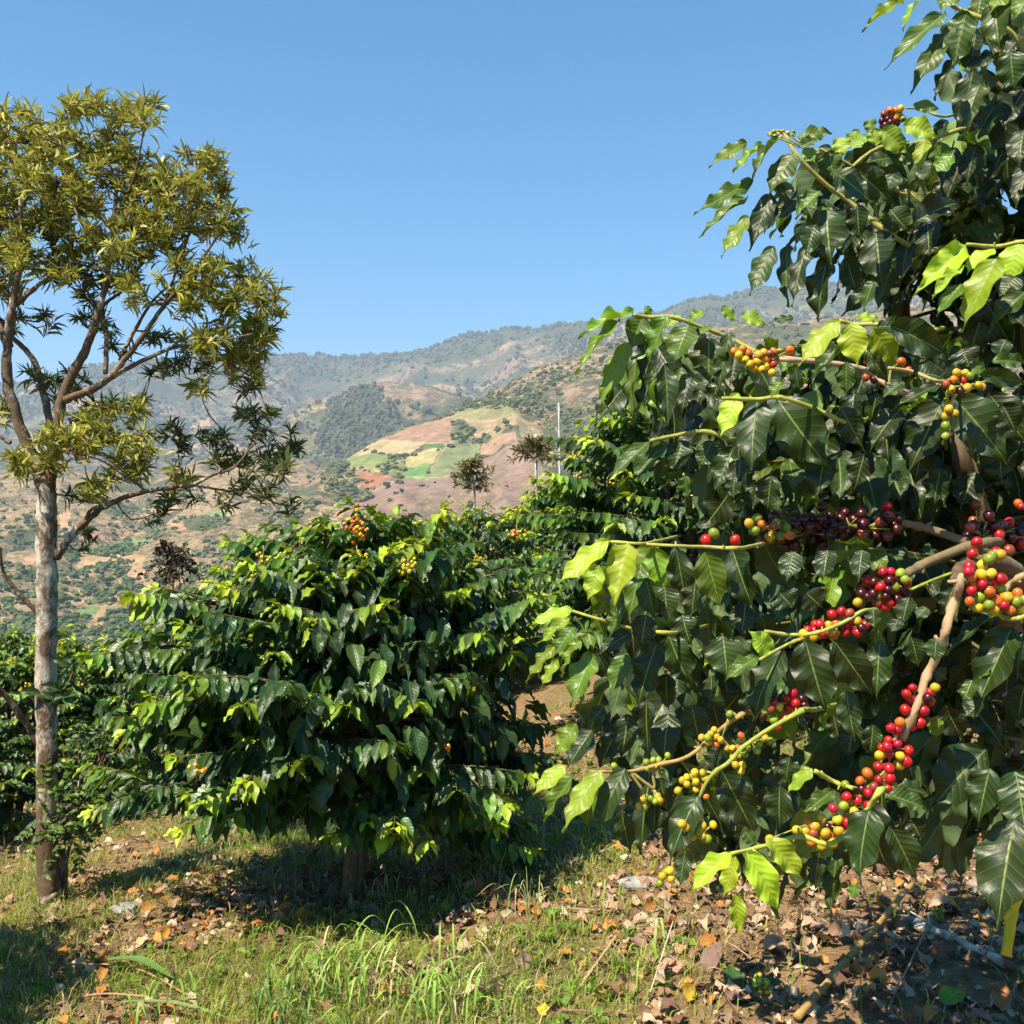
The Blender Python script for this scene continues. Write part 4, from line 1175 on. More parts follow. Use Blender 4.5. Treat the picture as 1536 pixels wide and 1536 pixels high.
CH = [  # crop, radius in photo px, depth, list of (x, y, kind)
 (cR3, 8.0, 1.55, "50,330,o 30,360,y 65,385,y 90,410,y 115,430,y 140,435,y 165,425,y 108,378,p 120,393,y 150,395,y 160,350,y 185,385,o 212,343,o 212,408,r 300,335,o 310,360,o 85,380,p 12,345,o 45,375,g 205,455,y 135,360,y 75,350,o 178,362,p"),
 (cR3, 7.5, 1.45, "1165,490,o 1215,495,r 1125,515,p 1180,455,y 1225,455,y 1200,550,d 1235,535,y 1295,520,y 1310,525,y 1140,645,y 1115,685,y 1120,735,g 1120,790,g 1172,668,y 1150,540,y 1200,455,g 1245,470,g 1128,655,y"),
 (cR3, 7.5, 1.6, "708,398,r 888,397,o 925,440,o 730,410,r 700,480,p 745,490,d 790,520,d 720,460,p 860,555,g"),
 (cR3, 7.5, 1.5, "1505,1145,o 1520,1160,r"),
 (cR5, 10.0, 1.28, "1245,390,o 1300,375,y 1355,370,y 1410,400,r 1365,415,r 1305,430,r 1245,465,r 1345,470,o 1405,450,g 1440,500,y 1290,500,g 1380,520,o 1340,545,g 1280,555,y 1235,525,o 1460,570,o 1495,525,g 1520,570,y 1425,540,o 1250,372,r 1260,430,o 1320,515,y 1420,545,r 1370,570,y 1500,480,o 1540,520,g 1225,360,r 1235,340,r"),
 (cR5, 9.3, 1.44, "755,362,r 800,362,r 665,410,r 740,445,r 885,425,r 635,480,d 615,530,y 720,530,p 770,555,r 845,550,r 880,480,d 835,510,d 790,410,d 820,445,g 770,500,d 700,480,d 680,440,d 650,490,d 740,490,g 810,480,d 790,530,r 840,400,d 860,450,d 705,420,d 770,460,d 850,370,g 865,400,g"),
 (cR5, 8.6, 1.37, "475,597,r 525,580,r 545,605,o 570,590,p 612,632,y 655,655,r 550,655,r 592,670,r 492,650,o 520,668,d 450,660,y 405,650,r 375,690,r 340,685,r 312,705,y 365,718,y 440,690,o 500,690,y 545,695,r 460,680,y 610,695,r 575,640,r 430,675,r 390,668,r 635,668,d 420,700,r 480,710,o"),
 (cR5, 8.2, 1.36, "255,1032,r 220,1062,r 150,1085,r 272,1090,r 225,1115,r 272,1140,r 213,1172,r 170,1222,r 320,1100,d 310,1070,d 130,1110,p 105,1130,g 150,1180,g 120,1160,g 180,1110,y 100,1160,d"),
 (cR5, 9.3, 1.27, "920,1005,r 885,1038,r 910,1068,r 1018,1028,r 1018,1080,r 880,1125,r 980,1130,r 960,1195,r 920,1215,r 978,1185,d 800,1225,r 850,1195,o 835,1240,r 785,1295,r 750,1335,r 835,1315,r 895,1350,r 790,1370,r 735,1378,y 850,1380,y 845,1428,y 885,1410,r 730,1440,r 790,1450,r 1040,1000,y 1000,1060,d 945,1150,r 820,1345,d 770,1320,r"),
 (cR6, 9.2, 1.22, "997,140,r 955,185,r 1000,180,r 993,222,r 913,238,r 910,160,o 880,190,o 828,255,r 870,268,r 912,288,r 773,300,r 820,205,g 815,290,g 857,315,y 828,358,r 790,345,y 795,390,y 750,372,d 755,410,o 727,342,y 700,372,y 672,360,o 660,395,y 628,388,y 715,410,y 725,448,y 770,440,y 685,430,o 605,450,y 520,425,y 690,400,p 740,395,y 810,375,r 845,275,g 890,225,d 935,215,p"),
 (cR6, 7.8, 1.3, "185,378,y 210,412,y 248,370,y 293,366,y 250,410,y 235,385,g 172,365,y 90,572,y 120,550,y 125,580,y 80,600,g 105,560,g 265,420,g"),
 (cR4, 6.8, 1.35, "805,965,y 845,950,y 870,960,y 860,930,y 835,985,y 870,995,o 890,975,y 918,1012,y 965,1010,o 980,955,o 945,1050,y 955,1085,y 985,1085,y 980,1112,y 1000,1040,g 1050,1020,g 1110,980,g 930,860,g 940,1010,y 1010,1010,g 1060,990,g 1090,970,y 970,1040,y 830,965,g"),
 (cR4, 7.0, 1.34, "740,1140,y 775,1120,y 810,1120,y 740,1170,y 780,1160,y 820,1145,y 780,1195,y 700,1200,y 825,1225,o 765,1140,g 800,1185,o 720,1155,y"),
 (cR4, 6.3, 1.37, "560,1075,g 590,1065,g 600,1090,y 630,1115,g 545,1240,y 580,1235,g 610,1225,y 550,1275,g 655,1045,g 620,1240,y 615,1065,g 565,1100,g 600,1245,g 418,1090,g 535,1270,y"),
 (cR1, 6.5, 1.88, "935,490,p 960,475,o 985,475,o 965,500,p 925,520,d 945,515,d 980,510,o 1000,495,g 1015,510,g 930,540,d 960,530,d 1000,470,y 975,545,d 990,525,p 940,540,d"),
 (cR1, 3.6, 1.8, "1160,905,g 1200,910,y 1215,880,g 1240,895,y 1180,920,g 1150,910,y 1225,905,g 1140,905,g 445,580,y 460,565,g 480,575,y 500,562,g 520,570,y 545,565,g 465,585,g 490,590,y 540,580,g"),
]


def near_bush():
    g = np.random.default_rng(77)
    base = np.array([1.75, 2.45, float(gz(1.75, 2.45))])
    t = thing("coffee_bush", "big near coffee bush filling the right side, with large glossy leaves and red cherries", "coffee bush", base, group="coffee bushes of the plantation")
    # main stems
    G = Geo()
    for pts, r0, r1 in (
        ([base - [0, 0, 0.1], base + [-0.05, -0.1, 0.8], P(1520, 860, 2.0), P(1470, 760, 1.85), P(1436, 640, 1.8), P(1465, 480, 2.3), P(1490, 250, 2.4), P(1520, -60, 2.5)], 0.026, 0.008),
        ([base + [-0.1, 0.1, -0.1], base + [-0.3, 0.1, 0.9], P(1330, 800, 2.6), P(1350, 600, 2.5), P(1350, 430, 2.45), P(1380, 330, 2.4)], 0.04, 0.022),
        ([base + [0.05, 0, -0.1], base + [0, -0.2, 0.7], P(1560, 1000, 1.7), P(1520, 860, 1.5), P(1450, 850, 1.4), P(1432, 870, 1.32)], 0.03, 0.006)):
        s_ = spline(pts, 40); G.tube(s_, np.linspace(r0, r1, 40), 9, (1, 1, 1), 0.2, 5)
    G.build("trunk", M_BARK_COFFEE, t)
    allb = []
    for (cf, pts, r0, r1, colr, D) in HB:
        q = np.array([P(*cf(x, y), D + 0.015 * math.sin(i * 2.1)) for i, (x, y) in enumerate(pts)])
        if r0 < 0.008 and cf is not cR6 or cf is cR6 and len(pts) > 4:      # run on into the bush
            e0, e1 = cf(*pts[0]), cf(*pts[-1])
            k_ = 0 if e0[0] > e1[0] else -1; e_ = (e0, e1)[k_]
            tail = [P(e_[0] + 22, e_[1] - 3, D + 0.09)[None], P(e_[0] + 60, e_[1] - 12, D + 0.33)[None]]
            q = np.vstack(tail[::-1] + [q]) if k_ == 0 else np.vstack([q] + tail)
        s_ = spline(q, max(12, len(pts) * 6))
        B = Geo(); n_ = len(s_)
        rr = np.linspace(r0, r1, n_) * (1 + 0.30 * (np.arange(n_) % 7 == 3))
        B.tube(s_, rr, 7, colr, 0.2, 4)
        for i in range(4, n_ - 2, 7):       # short spurs where leaves and flowers were
            dd = unit(g.normal(size=3)); B.tube([s_[i], s_[i] + dd * r0 * 2.6], [r0 * 0.55, r0 * 0.35], 5, colr)
        b = B.build("branch", M_TWIG, t)
        allb.append((b, s_, Leaves(T_HERO)))
    extra = Leaves(T_HERO)
    order = 0
    for cf, (sc, D, rows) in HL.items():
        for (bx, by, tx, ty, w, a) in rows:
            p0 = cf(bx, by); p1 = cf(tx, ty)
            dd = D + g.uniform(-0.06, 0.06) + (0.10 if a < 0.08 else 0) - (0.05 if a > 0.7 else 0)
            plen = math.hypot(p1[0] - p0[0], p1[1] - p0[1])
            A = P(*p0, dd)
            fore = g.uniform(-0.35, 0.25) * plen / F * dd
            B = P(*p1, dd + fore)
            ax = B - A; L = np.linalg.norm(ax)
            toc = unit(-A)
            nn = unit(toc * g.uniform(0.8, 1.0) + UP * g.uniform(0.35, 0.75) + np.array([-1, 0, 0]) * g.uniform(0.1, 0.6) + g.normal(size=3) * 0.15)
            if np.dot(nn, toc) < 0.3: nn = unit(nn + toc)
            W_ = w * 1.04 / sc / F * dd
            # to the branch that passes nearest the leaf's base
            dmin = 1e9; tgt = None
            for (b, s_, LL) in allb:
                q = np.min(np.linalg.norm(s_ - A, axis=1))
                if q < dmin: dmin = q; tgt = LL; near_pt = s_[np.argmin(np.linalg.norm(s_ - A, axis=1))]
            (tgt if dmin < 0.16 else extra).add(A, ax, nn, L, W_, a, g.random())
    for (b, s_, LL) in allb:
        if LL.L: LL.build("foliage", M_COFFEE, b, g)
    # the body of the bush behind the leading branches: laterals reaching out from the stems
    ST = Geo()
    cols = [(P(1436, 640, 1.9), P(1470, -160, 2.15)), (P(1500, 1000, 1.9), P(1436, 640, 1.9)), (P(1340, 860, 2.5), P(1370, 300, 2.4)), (P(1560, 1160, 1.75), P(1520, 860, 1.8))]
    for ci, (a, b) in enumerate(cols):
        nl = (22, 20, 24, 10)[ci]
        for i in range(nl):
            p = a + (b - a) * ((i + 0.5) / nl)
            az = g.uniform(0, 2 * math.pi)
            dvec = np.array([math.cos(az), math.sin(az), 0])
            px_, lim = p[0], 0
            R = g.uniform(0.35, 0.75)
            end = p + dvec * R
            sx = 768 + F * end[0] / max(end[1], 0.3)
            sy = 800 - F * end[2] / max(end[1], 0.3)
            # keep clear of the camera, of the open sky and of the leading branches' room
            if end[1] < 1.55: continue
            lim = np.interp(sy, [-50, 60, 150, 200, 300, 420, 470, 520, 650, 800, 1000, 1200, 1300], [1400, 1400, 1440, 1160, 1120, 1190, 1080, 960, 960, 950, 950, 1000, 1150])
            if sx < lim + 45: continue
            LFx = extra
            lateral(LFx, ST, g, p, dvec, R, g.uniform(0.0, 0.4), 0.25, 0.15, 0.055, bare=0.05, tipage=g.uniform(0.1, 0.5), age0=0.0, r0=0.005, hang=1.2)
    ST.build("inner_twigs", M_TWIG, t)
    # shaded inner leaves
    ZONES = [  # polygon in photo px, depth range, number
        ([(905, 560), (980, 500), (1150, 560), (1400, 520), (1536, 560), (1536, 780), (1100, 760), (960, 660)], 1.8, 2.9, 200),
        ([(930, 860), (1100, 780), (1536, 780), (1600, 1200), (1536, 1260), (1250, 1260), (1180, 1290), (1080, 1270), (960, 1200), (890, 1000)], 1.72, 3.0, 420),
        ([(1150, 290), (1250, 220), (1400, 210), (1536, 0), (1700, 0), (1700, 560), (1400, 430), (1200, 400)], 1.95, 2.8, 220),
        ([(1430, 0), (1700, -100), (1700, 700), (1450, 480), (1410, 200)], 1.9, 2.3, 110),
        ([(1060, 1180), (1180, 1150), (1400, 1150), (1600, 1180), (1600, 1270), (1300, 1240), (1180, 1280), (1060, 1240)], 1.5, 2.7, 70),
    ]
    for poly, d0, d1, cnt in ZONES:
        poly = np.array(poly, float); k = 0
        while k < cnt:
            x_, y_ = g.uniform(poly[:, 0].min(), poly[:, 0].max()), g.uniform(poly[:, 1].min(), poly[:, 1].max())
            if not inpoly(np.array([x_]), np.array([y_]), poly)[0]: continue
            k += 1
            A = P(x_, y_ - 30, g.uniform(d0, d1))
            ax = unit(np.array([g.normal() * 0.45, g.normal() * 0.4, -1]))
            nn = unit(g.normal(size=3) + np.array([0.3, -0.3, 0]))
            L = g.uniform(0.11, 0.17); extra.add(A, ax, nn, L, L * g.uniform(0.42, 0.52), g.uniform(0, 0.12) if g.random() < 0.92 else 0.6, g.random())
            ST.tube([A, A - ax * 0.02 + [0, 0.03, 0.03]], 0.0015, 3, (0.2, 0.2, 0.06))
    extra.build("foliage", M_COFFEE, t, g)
    # cherries: each one a piece of its cluster
    ball = {}
    V, T = ICO1
    V = ICO_B[0]; T = ICO_B[1]
    Vb = V * np.array([1, 1, 1.12]) ; rr_ = np.hypot(V[:, 0], V[:, 1])
    dimple = np.where((V[:, 2] < 0) & (rr_ < 0.3), (0.3 - rr_) * 0.5, 0); Vb[:, 2] += dimple
    for k, c in CHERRY_TONES.items():
        for v_ in range(2):
            cc = np.broadcast_to(np.array(c) * (1.0, 0.75)[v_], Vb.shape).copy()
            blush = vnoise(V[:, 0] * 1.4 + v_ * 7 + 3, V[:, 2] * 1.4 + V[:, 1] + 9, 6)
            if k in 'oy': cc = cc * (1 - 0.55 * soft(blush, 0.45, 0.85)[:, None]) + np.array([0.45, 0.05, 0.01] if k == 'o' else [0.5, 0.22, 0.02]) * 0.55 * soft(blush, 0.45, 0.85)[:, None]
            cc[(V[:, 2] < -0.93)] = (0.06, 0.03, 0.012)
            ball[(k, v_)] = make_mesh("cherry", Vb, [T], M_CHERRY, True, {"col": cc})

    def cluster(cpts, r, stalk_to=None):
        cen = np.mean([c[0] for c in cpts], 0)
        S = Geo()
        # stalk along the berries, with a short pedicel to each
        P_ = np.array([c[0] for c in cpts]); o_ = np.argsort(P_ @ unit(P_.max(0) - P_.min(0) + 1e-6))
        run = P_[o_]; m_ = min(5, len(run)); kn = np.array([run[int(i * (len(run) - 1) / max(1, m_ - 1))] for i in range(m_)]) * 0.5 + cen * 0.5 + np.array([0, 0.5 * r, 0])
        if len(kn) > 1: S.tube(spline(kn, 14), 0.0024, 6, (0.36, 0.30, 0.10))
        for (c, k) in cpts:
            a = kn[np.argmin(np.linalg.norm(kn - c, axis=1))]
            S.tube([a, c + [0, r * 0.3, 0]], 0.0011, 4, (0.36, 0.36, 0.10))
        cl = S.build("cherry_cluster", M_TWIG, t)
        for (c, k) in cpts:
            o = bpy.data.objects.new("cherry", ball[(k, int(g.integers(2)))])
            col.objects.link(o); o.parent = cl
            o.location = tuple(c - base); s = r * g.uniform(0.88, 1.12); o.scale = (s * g.uniform(0.93, 1.05), s, s)
            o.rotation_euler = (g.uniform(-0.9, 0.9), g.uniform(-0.9, 0.9), g.uniform(0, 6))
        return cl

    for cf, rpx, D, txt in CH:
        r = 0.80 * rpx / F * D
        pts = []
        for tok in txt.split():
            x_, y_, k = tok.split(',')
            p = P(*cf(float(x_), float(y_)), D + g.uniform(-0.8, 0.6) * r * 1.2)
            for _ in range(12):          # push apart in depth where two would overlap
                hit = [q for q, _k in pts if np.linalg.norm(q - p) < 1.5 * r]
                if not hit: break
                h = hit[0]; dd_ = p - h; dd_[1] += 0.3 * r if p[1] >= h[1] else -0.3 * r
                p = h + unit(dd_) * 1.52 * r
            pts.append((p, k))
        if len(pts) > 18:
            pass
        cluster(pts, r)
    # long row of cherries, its shade painted in with the near-black red
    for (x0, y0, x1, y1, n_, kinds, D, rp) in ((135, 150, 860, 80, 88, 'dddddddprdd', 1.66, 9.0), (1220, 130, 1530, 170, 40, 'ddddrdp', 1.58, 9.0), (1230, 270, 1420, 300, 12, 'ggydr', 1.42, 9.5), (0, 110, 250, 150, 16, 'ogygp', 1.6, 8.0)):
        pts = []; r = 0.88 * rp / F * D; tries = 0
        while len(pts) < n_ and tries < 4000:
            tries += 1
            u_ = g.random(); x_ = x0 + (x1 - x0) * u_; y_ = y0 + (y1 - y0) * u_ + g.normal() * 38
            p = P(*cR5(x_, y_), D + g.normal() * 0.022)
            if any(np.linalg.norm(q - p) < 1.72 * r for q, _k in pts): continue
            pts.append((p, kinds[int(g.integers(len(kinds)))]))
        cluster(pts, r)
    for (x_, y_, k) in ((955, 90, 'r'), (825, 90, 'r'), (860, 60, 'g')):
        r = 8.0 / F * 1.45; cluster([(P(*cR4(x_, y_), 1.45), k)], r)


ICO_B = ico(3)
near_bush()

# ------------------------------------------------------------ the tall fine-leaved shade tree
def shade_tree():
    g = np.random.default_rng(9)
    Yt = float(ground_px(74, 1352)[1])
    base = ground_px(74, 1352)
    t = thing("shade_tree", "tall shade tree with pale blotched trunk and feathery olive leaf tufts at the left", "tree", base)
    nodes = []; G = Geo(); L = Geo()

    def limb(pts, r0, r1, dy=(0, 0), n_=None, geo=None, k=9):
        if geo is None: r0 *= 0.85; r1 *= 0.8
        q = np.array([P(x, y, Yt + np.interp(i / (len(pts) - 1), [0, 1], dy)) for i, (x, y) in enumerate(pts)])
        s_ = spline(q, n_ or len(pts) * 7)
        s_[1:-1] += g.normal(size=(len(s_) - 2, 3)) * r1 * (0.04 if geo is G else 0.2)
        Q_ = geo or Geo()
        if geo is G:
            sh = np.interp(np.linspace(0, 1, len(s_)), [0, 0.2, 0.45, 0.6, 1], [0.22, 0.40, 0.58, 0.62, 0.50])
        else:
            sh = np.interp(np.linspace(0, 1, len(s_)), [0, 0.25, 1], [0.46 if r0 > 0.03 else 0.34, 0.34, 0.28])
        shc = np.repeat(np.append(np.repeat(sh, k), [sh[-1], sh[0]])[:, None], 3, 1)
        Q_.tube(s_, np.linspace(r0, r1, len(s_)), k, shc, 0.1 if geo is G else 0.2, int(g.integers(99)))
        if geo is None: Q_.build("limb", M_BARK_SHADE, t)
        nodes.extend([(p, r) for p, r in zip(s_[::2], np.linspace(r0, r1, len(s_))[::2])])
        return s_
    limb([(75, 1365), (72, 1280), (71, 1150), (69, 1000), (70, 850), (70, 760), (66, 715)], 0.056, 0.050, (0, 0), 60, G, 14)
    limb([(72, 1360), (76, 1350), (72, 1330)], 0.066, 0.054, (0, 0), 8, G, 12)
    nodes.clear()
    G.build("trunk", M_BARK_SHADE, t)
    limb([(68, 735), (55, 700), (30, 640), (10, 560), (13, 500), (22, 440), (32, 380), (30, 300)], 0.042, 0.012, (0, -0.1))
    limb([(25, 455), (55, 430), (88, 402)], 0.02, 0.008, (-0.05, -0.1))
    limb([(14, 520), (-10, 470), (-30, 420), (-40, 330)], 0.03, 0.01, (0, 0.1))
    limb([(18, 500), (0, 480), (-20, 440)], 0.02, 0.01, (0, 0.2))
    limb([(72, 740), (84, 660), (96, 590), (130, 520), (150, 460), (163, 400), (172, 320), (178, 250)], 0.038, 0.010, (0, 0.05))
    limb([(82, 690), (72, 620), (52, 545), (20, 508), (-10, 490)], 0.028, 0.012, (0.05, 0.3))
    limb([(97, 600), (135, 585), (165, 565), (210, 510), (245, 460), (280, 420), (330, 350)], 0.026, 0.007, (0, -0.15))
    limb([(135, 590), (185, 556), (260, 522), (330, 512), (380, 500)], 0.017, 0.006, (0, -0.1))
    limb([(158, 560), (160, 500), (155, 460), (190, 430), (220, 380)], 0.017, 0.006, (0, 0.2))
    limb([(180, 540), (205, 490), (240, 440), (300, 405)], 0.014, 0.005, (0, 0.25))
    limb([(172, 330), (200, 270), (215, 200)], 0.010, 0.005, (0.05, -0.1))
    limb([(165, 400), (120, 330), (100, 270), (70, 210)], 0.012, 0.005, (0.05, 0.0))
    limb([(245, 460), (290, 330), (300, 260)], 0.010, 0.005, (0, 0.1))
    limb([(84, 838), (100, 812), (125, 785), (165, 755), (220, 737), (290, 728)], 0.026, 0.013, (0, -0.1))
    limb([(290, 728), (320, 712), (352, 700), (385, 660)], 0.011, 0.005, (-0.1, -0.1))
    limb([(290, 728), (345, 737), (380, 742)], 0.008, 0.004, (-0.1, 0))
    limb([(125, 790), (136, 765), (160, 756)], 0.014, 0.007, (0, -0.2))
    limb([(220, 737), (190, 715), (150, 690), (110, 680)], 0.008, 0.004, (-0.1, -0.35))
    limb([(58, 922), (30, 892), (5, 858), (0, 820)], 0.016, 0.009, (0, -0.1))
    limb([(57, 1115), (30, 1072), (0, 1035), (-30, 1010)], 0.022, 0.014, (0, -0.2))
    limb([(16, 665), (0, 655), (-20, 650)], 0.014, 0.008, (-0.1, -0.1))
    # leaf tufts: crown clumps
    CL = [(20, 165, 30, 18), (30, 215, 48, 45), (75, 200, 25, 25), (65, 245, 50, 45), (30, 300, 55, 50), (5, 360, 35, 55), (85, 320, 35, 30), (-60, 250, 60, 70), (-60, 350, 55, 60), (-70, 450, 40, 50),
          (165, 160, 60, 22), (205, 170, 38, 25), (150, 215, 50, 30), (130, 250, 32, 30), (200, 245, 50, 35), (150, 295, 50, 35), (220, 290, 45, 35), (100, 180, 12, 8),
          (300, 238, 36, 22), (322, 268, 28, 40), (270, 295, 45, 35), (350, 335, 28, 22), (300, 335, 50, 25), (240, 330, 40, 25),
          (100, 375, 35, 22), (180, 355, 55, 35), (240, 365, 45, 30), (100, 402, 28, 12), (210, 430, 32, 26), (300, 405, 42, 28), (370, 415, 32, 30), (330, 450, 55, 25), (270, 450, 30, 20),
          (400, 480, 28, 22), (350, 500, 60, 30), (370, 540, 35, 40), (300, 505, 40, 22), (392, 440, 25, 18), (295, 575, 22, 15),
          (45, 390, 26, 20), (10, 430, 25, 20), (0, 610, 22, 14),
          (85, 665, 42, 16), (60, 690, 40, 20), (110, 650, 50, 22), (170, 622, 52, 24), (150, 722, 26, 20), (195, 700, 38, 20), (215, 662, 28, 18), (258, 712, 32, 16), (150, 670, 50, 22), (205, 600, 14, 12), (25, 688, 18, 12)]
    CL_SHADED = [(120, 430, 40, 34), (60, 478, 22, 14), (95, 575, 36, 22), (60, 560, 25, 12), (140, 480, 28, 16), (230, 545, 28, 14), (180, 515, 25, 14), (240, 500, 30, 16), (270, 665, 24, 18), (325, 665, 28, 24), (390, 630, 32, 28), (420, 665, 30, 30), (390, 705, 40, 28), (412, 745, 28, 16),
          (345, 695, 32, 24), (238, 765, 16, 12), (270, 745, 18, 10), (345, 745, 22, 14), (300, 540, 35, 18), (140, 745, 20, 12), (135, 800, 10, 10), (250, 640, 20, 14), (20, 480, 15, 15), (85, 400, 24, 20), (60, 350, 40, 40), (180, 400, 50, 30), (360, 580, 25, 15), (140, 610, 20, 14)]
    tufts = []
    for dark, lst in ((0, CL), (1, CL_SHADED)):
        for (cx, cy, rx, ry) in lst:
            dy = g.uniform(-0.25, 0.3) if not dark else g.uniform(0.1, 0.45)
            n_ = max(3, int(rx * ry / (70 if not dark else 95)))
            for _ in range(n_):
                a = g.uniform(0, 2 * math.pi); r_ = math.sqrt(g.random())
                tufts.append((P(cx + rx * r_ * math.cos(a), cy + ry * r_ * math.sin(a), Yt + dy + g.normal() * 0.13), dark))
    LF = Leaves(T_NARROW); TW = Geo()
    nd = np.array([n_[0] for n_ in nodes]);
    ordr = np.argsort([np.min(np.linalg.norm(nd - p, axis=1)) for p, _ in tufts])
    live = list(nd)
    for o_ in ordr:
        p, dark = tufts[o_]
        arr = np.array(live); dd = np.linalg.norm(arr - p, axis=1) + 0.6 * np.clip(arr[:, 2] - p[2], 0, None)
        q = arr[np.argmin(dd)]
        mid = (p + q) / 2 + g.normal(size=3) * 0.02 - np.array([0, 0, 0.06]) * min(1, np.linalg.norm(p - q) * 2)
        s_ = spline([q, mid, p], 5); TW.tube(s_, np.linspace(0.0055, 0.0022, 5), 4, (1, 1, 1))
        live.extend([s_[2], s_[3], p])
        d = unit(unit(p - mid) + np.array([0, 0, 0.5]) + g.normal(size=3) * 0.45)
        nl = int(g.integers(17, 25))
        tone = g.random(); tone2 = g.random()
        base_c = np.array([0.30, 0.30, 0.045]) * (0.75 + 0.5 * tone) if not dark else np.array([0.10, 0.125, 0.035])  # clumps in shade get a darker leaf colour, painting the shade in
        u = unit(np.cross(d, [0.3, 0.2, 1])); w = np.cross(d, u)
        for k in range(nl):
            a = k * 2.399; th = g.uniform(0.35, 1.7)
            ax = d * math.cos(th) + (u * math.cos(a) + w * math.sin(a)) * math.sin(th)
            ax = unit(ax - np.array([0, 0, 0.12]))
            nn = unit(d + ax * 0.1 + g.normal(size=3) * 0.35)
            Ln = g.uniform(0.05, 0.105)
            c = base_c * g.uniform(0.75, 1.3) * (np.array([1.25, 0.95, 0.8]) if g.random() < 0.15 else 1)
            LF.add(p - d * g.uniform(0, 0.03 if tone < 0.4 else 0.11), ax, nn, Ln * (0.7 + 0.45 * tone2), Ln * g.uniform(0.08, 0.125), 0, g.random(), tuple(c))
    TW.build("twigs", M_BARK_TWIG, t)
    LF.build("crown", M_OAK, t, g)
    # epiphyte-like leaves on the trunk
    E = Leaves(T_MID)
    for (x, y) in ((130, 990), (118, 985), (105, 1000), (88, 1035), (60, 1040), (95, 1045)):
        p = P(x, y, Yt - 0.05)
        for k in range(3):
            ax = unit(np.array([g.normal(), -0.3, g.normal() * 0.6 + 0.2])); E.add(p, ax, unit(np.array([0, -1, 0.8])), 0.1, 0.045, 0.2, g.random())
    S = Geo(); S.tube(spline([P(84, 1060, Yt), P(100, 1030, Yt - 0.05), P(118, 990, Yt - 0.05)], 8), 0.006, 5, (1, 1, 1)); b = S.build("side_shoot", M_BARK_TWIG, t)
    E.build("foliage", M_COFFEE_S, b, g)


shade_tree()


# ------------------------------------------------------------ shrub at the foot of the trunk, saplings, poles
def small_shrub():
    g = np.random.default_rng(31)
    base = ground_px(97, 1352) + np.array([0, 0.08, 0])
    t = thing("shrub", "small-leaved green shrub with a thin pale stem at the foot of the tall tree", "shrub", base)
    D = base[1]; G = Geo()
    for pts in ([(92, 1355), (94, 1300), (100, 1250), (120, 1170), (140, 1100)], [(99, 1352), (100, 1290), (118, 1240), (160, 1190)], [(95, 1300), (85, 1260), (70, 1230)], [(100, 1260), (110, 1210), (90, 1180)], [(100, 1250), (150, 1230), (180, 1210)]):
        G.tube(spline([P(x, y, D) for x, y in pts], 14), np.linspace(0.014, 0.004, 14), 7, (1, 1, 1), 0.2, 3)
    G.build("stem", M_BARK_PALE, t)
    LF = Leaves(T_LOW); T_ = Geo()
    for (cx, cy, rx, ry, n_) in ((130, 1130, 60, 50, 20), (95, 1210, 45, 40, 20), (150, 1190, 50, 40, 20), (110, 1255, 35, 22, 12), (170, 1100, 50, 45, 14), (70, 1240, 25, 25, 7)):
        for _ in range(n_):
            p = P(cx + g.normal() * rx * 0.5, cy + g.normal() * ry * 0.5, D + g.normal() * 0.12)
            d = unit(g.normal(size=3) + [0, -0.3, 0.3]); ln = g.uniform(0.1, 0.2)
            s_ = spline([p, p + d * ln * 0.5 + [0, 0, 0.01], p + d * ln], 7); T_.tube(s_, 0.002, 3, (1, 1, 1))
            T_.tube([p, P(120, 1210, D)], 0.0025, 3, (1, 1, 1))
            sd = unit(np.cross(d, UP))
            for q in s_[1:]:
                for sg in (-1, 1):
                    ax = unit(d * 0.6 + sd * sg - UP * g.uniform(0, 0.6)); L_ = g.uniform(0.035, 0.055)
                    LF.add(q, ax, unit(UP + g.normal(size=3) * 0.3 + [0, -0.4, 0]), L_, L_ * 0.5, g.uniform(0.1, 0.55), g.random())
    T_.build("twigs", M_BARK_TWIG, t)
    LF.build("foliage", M_COFFEE_S, t, g)


small_shrub()


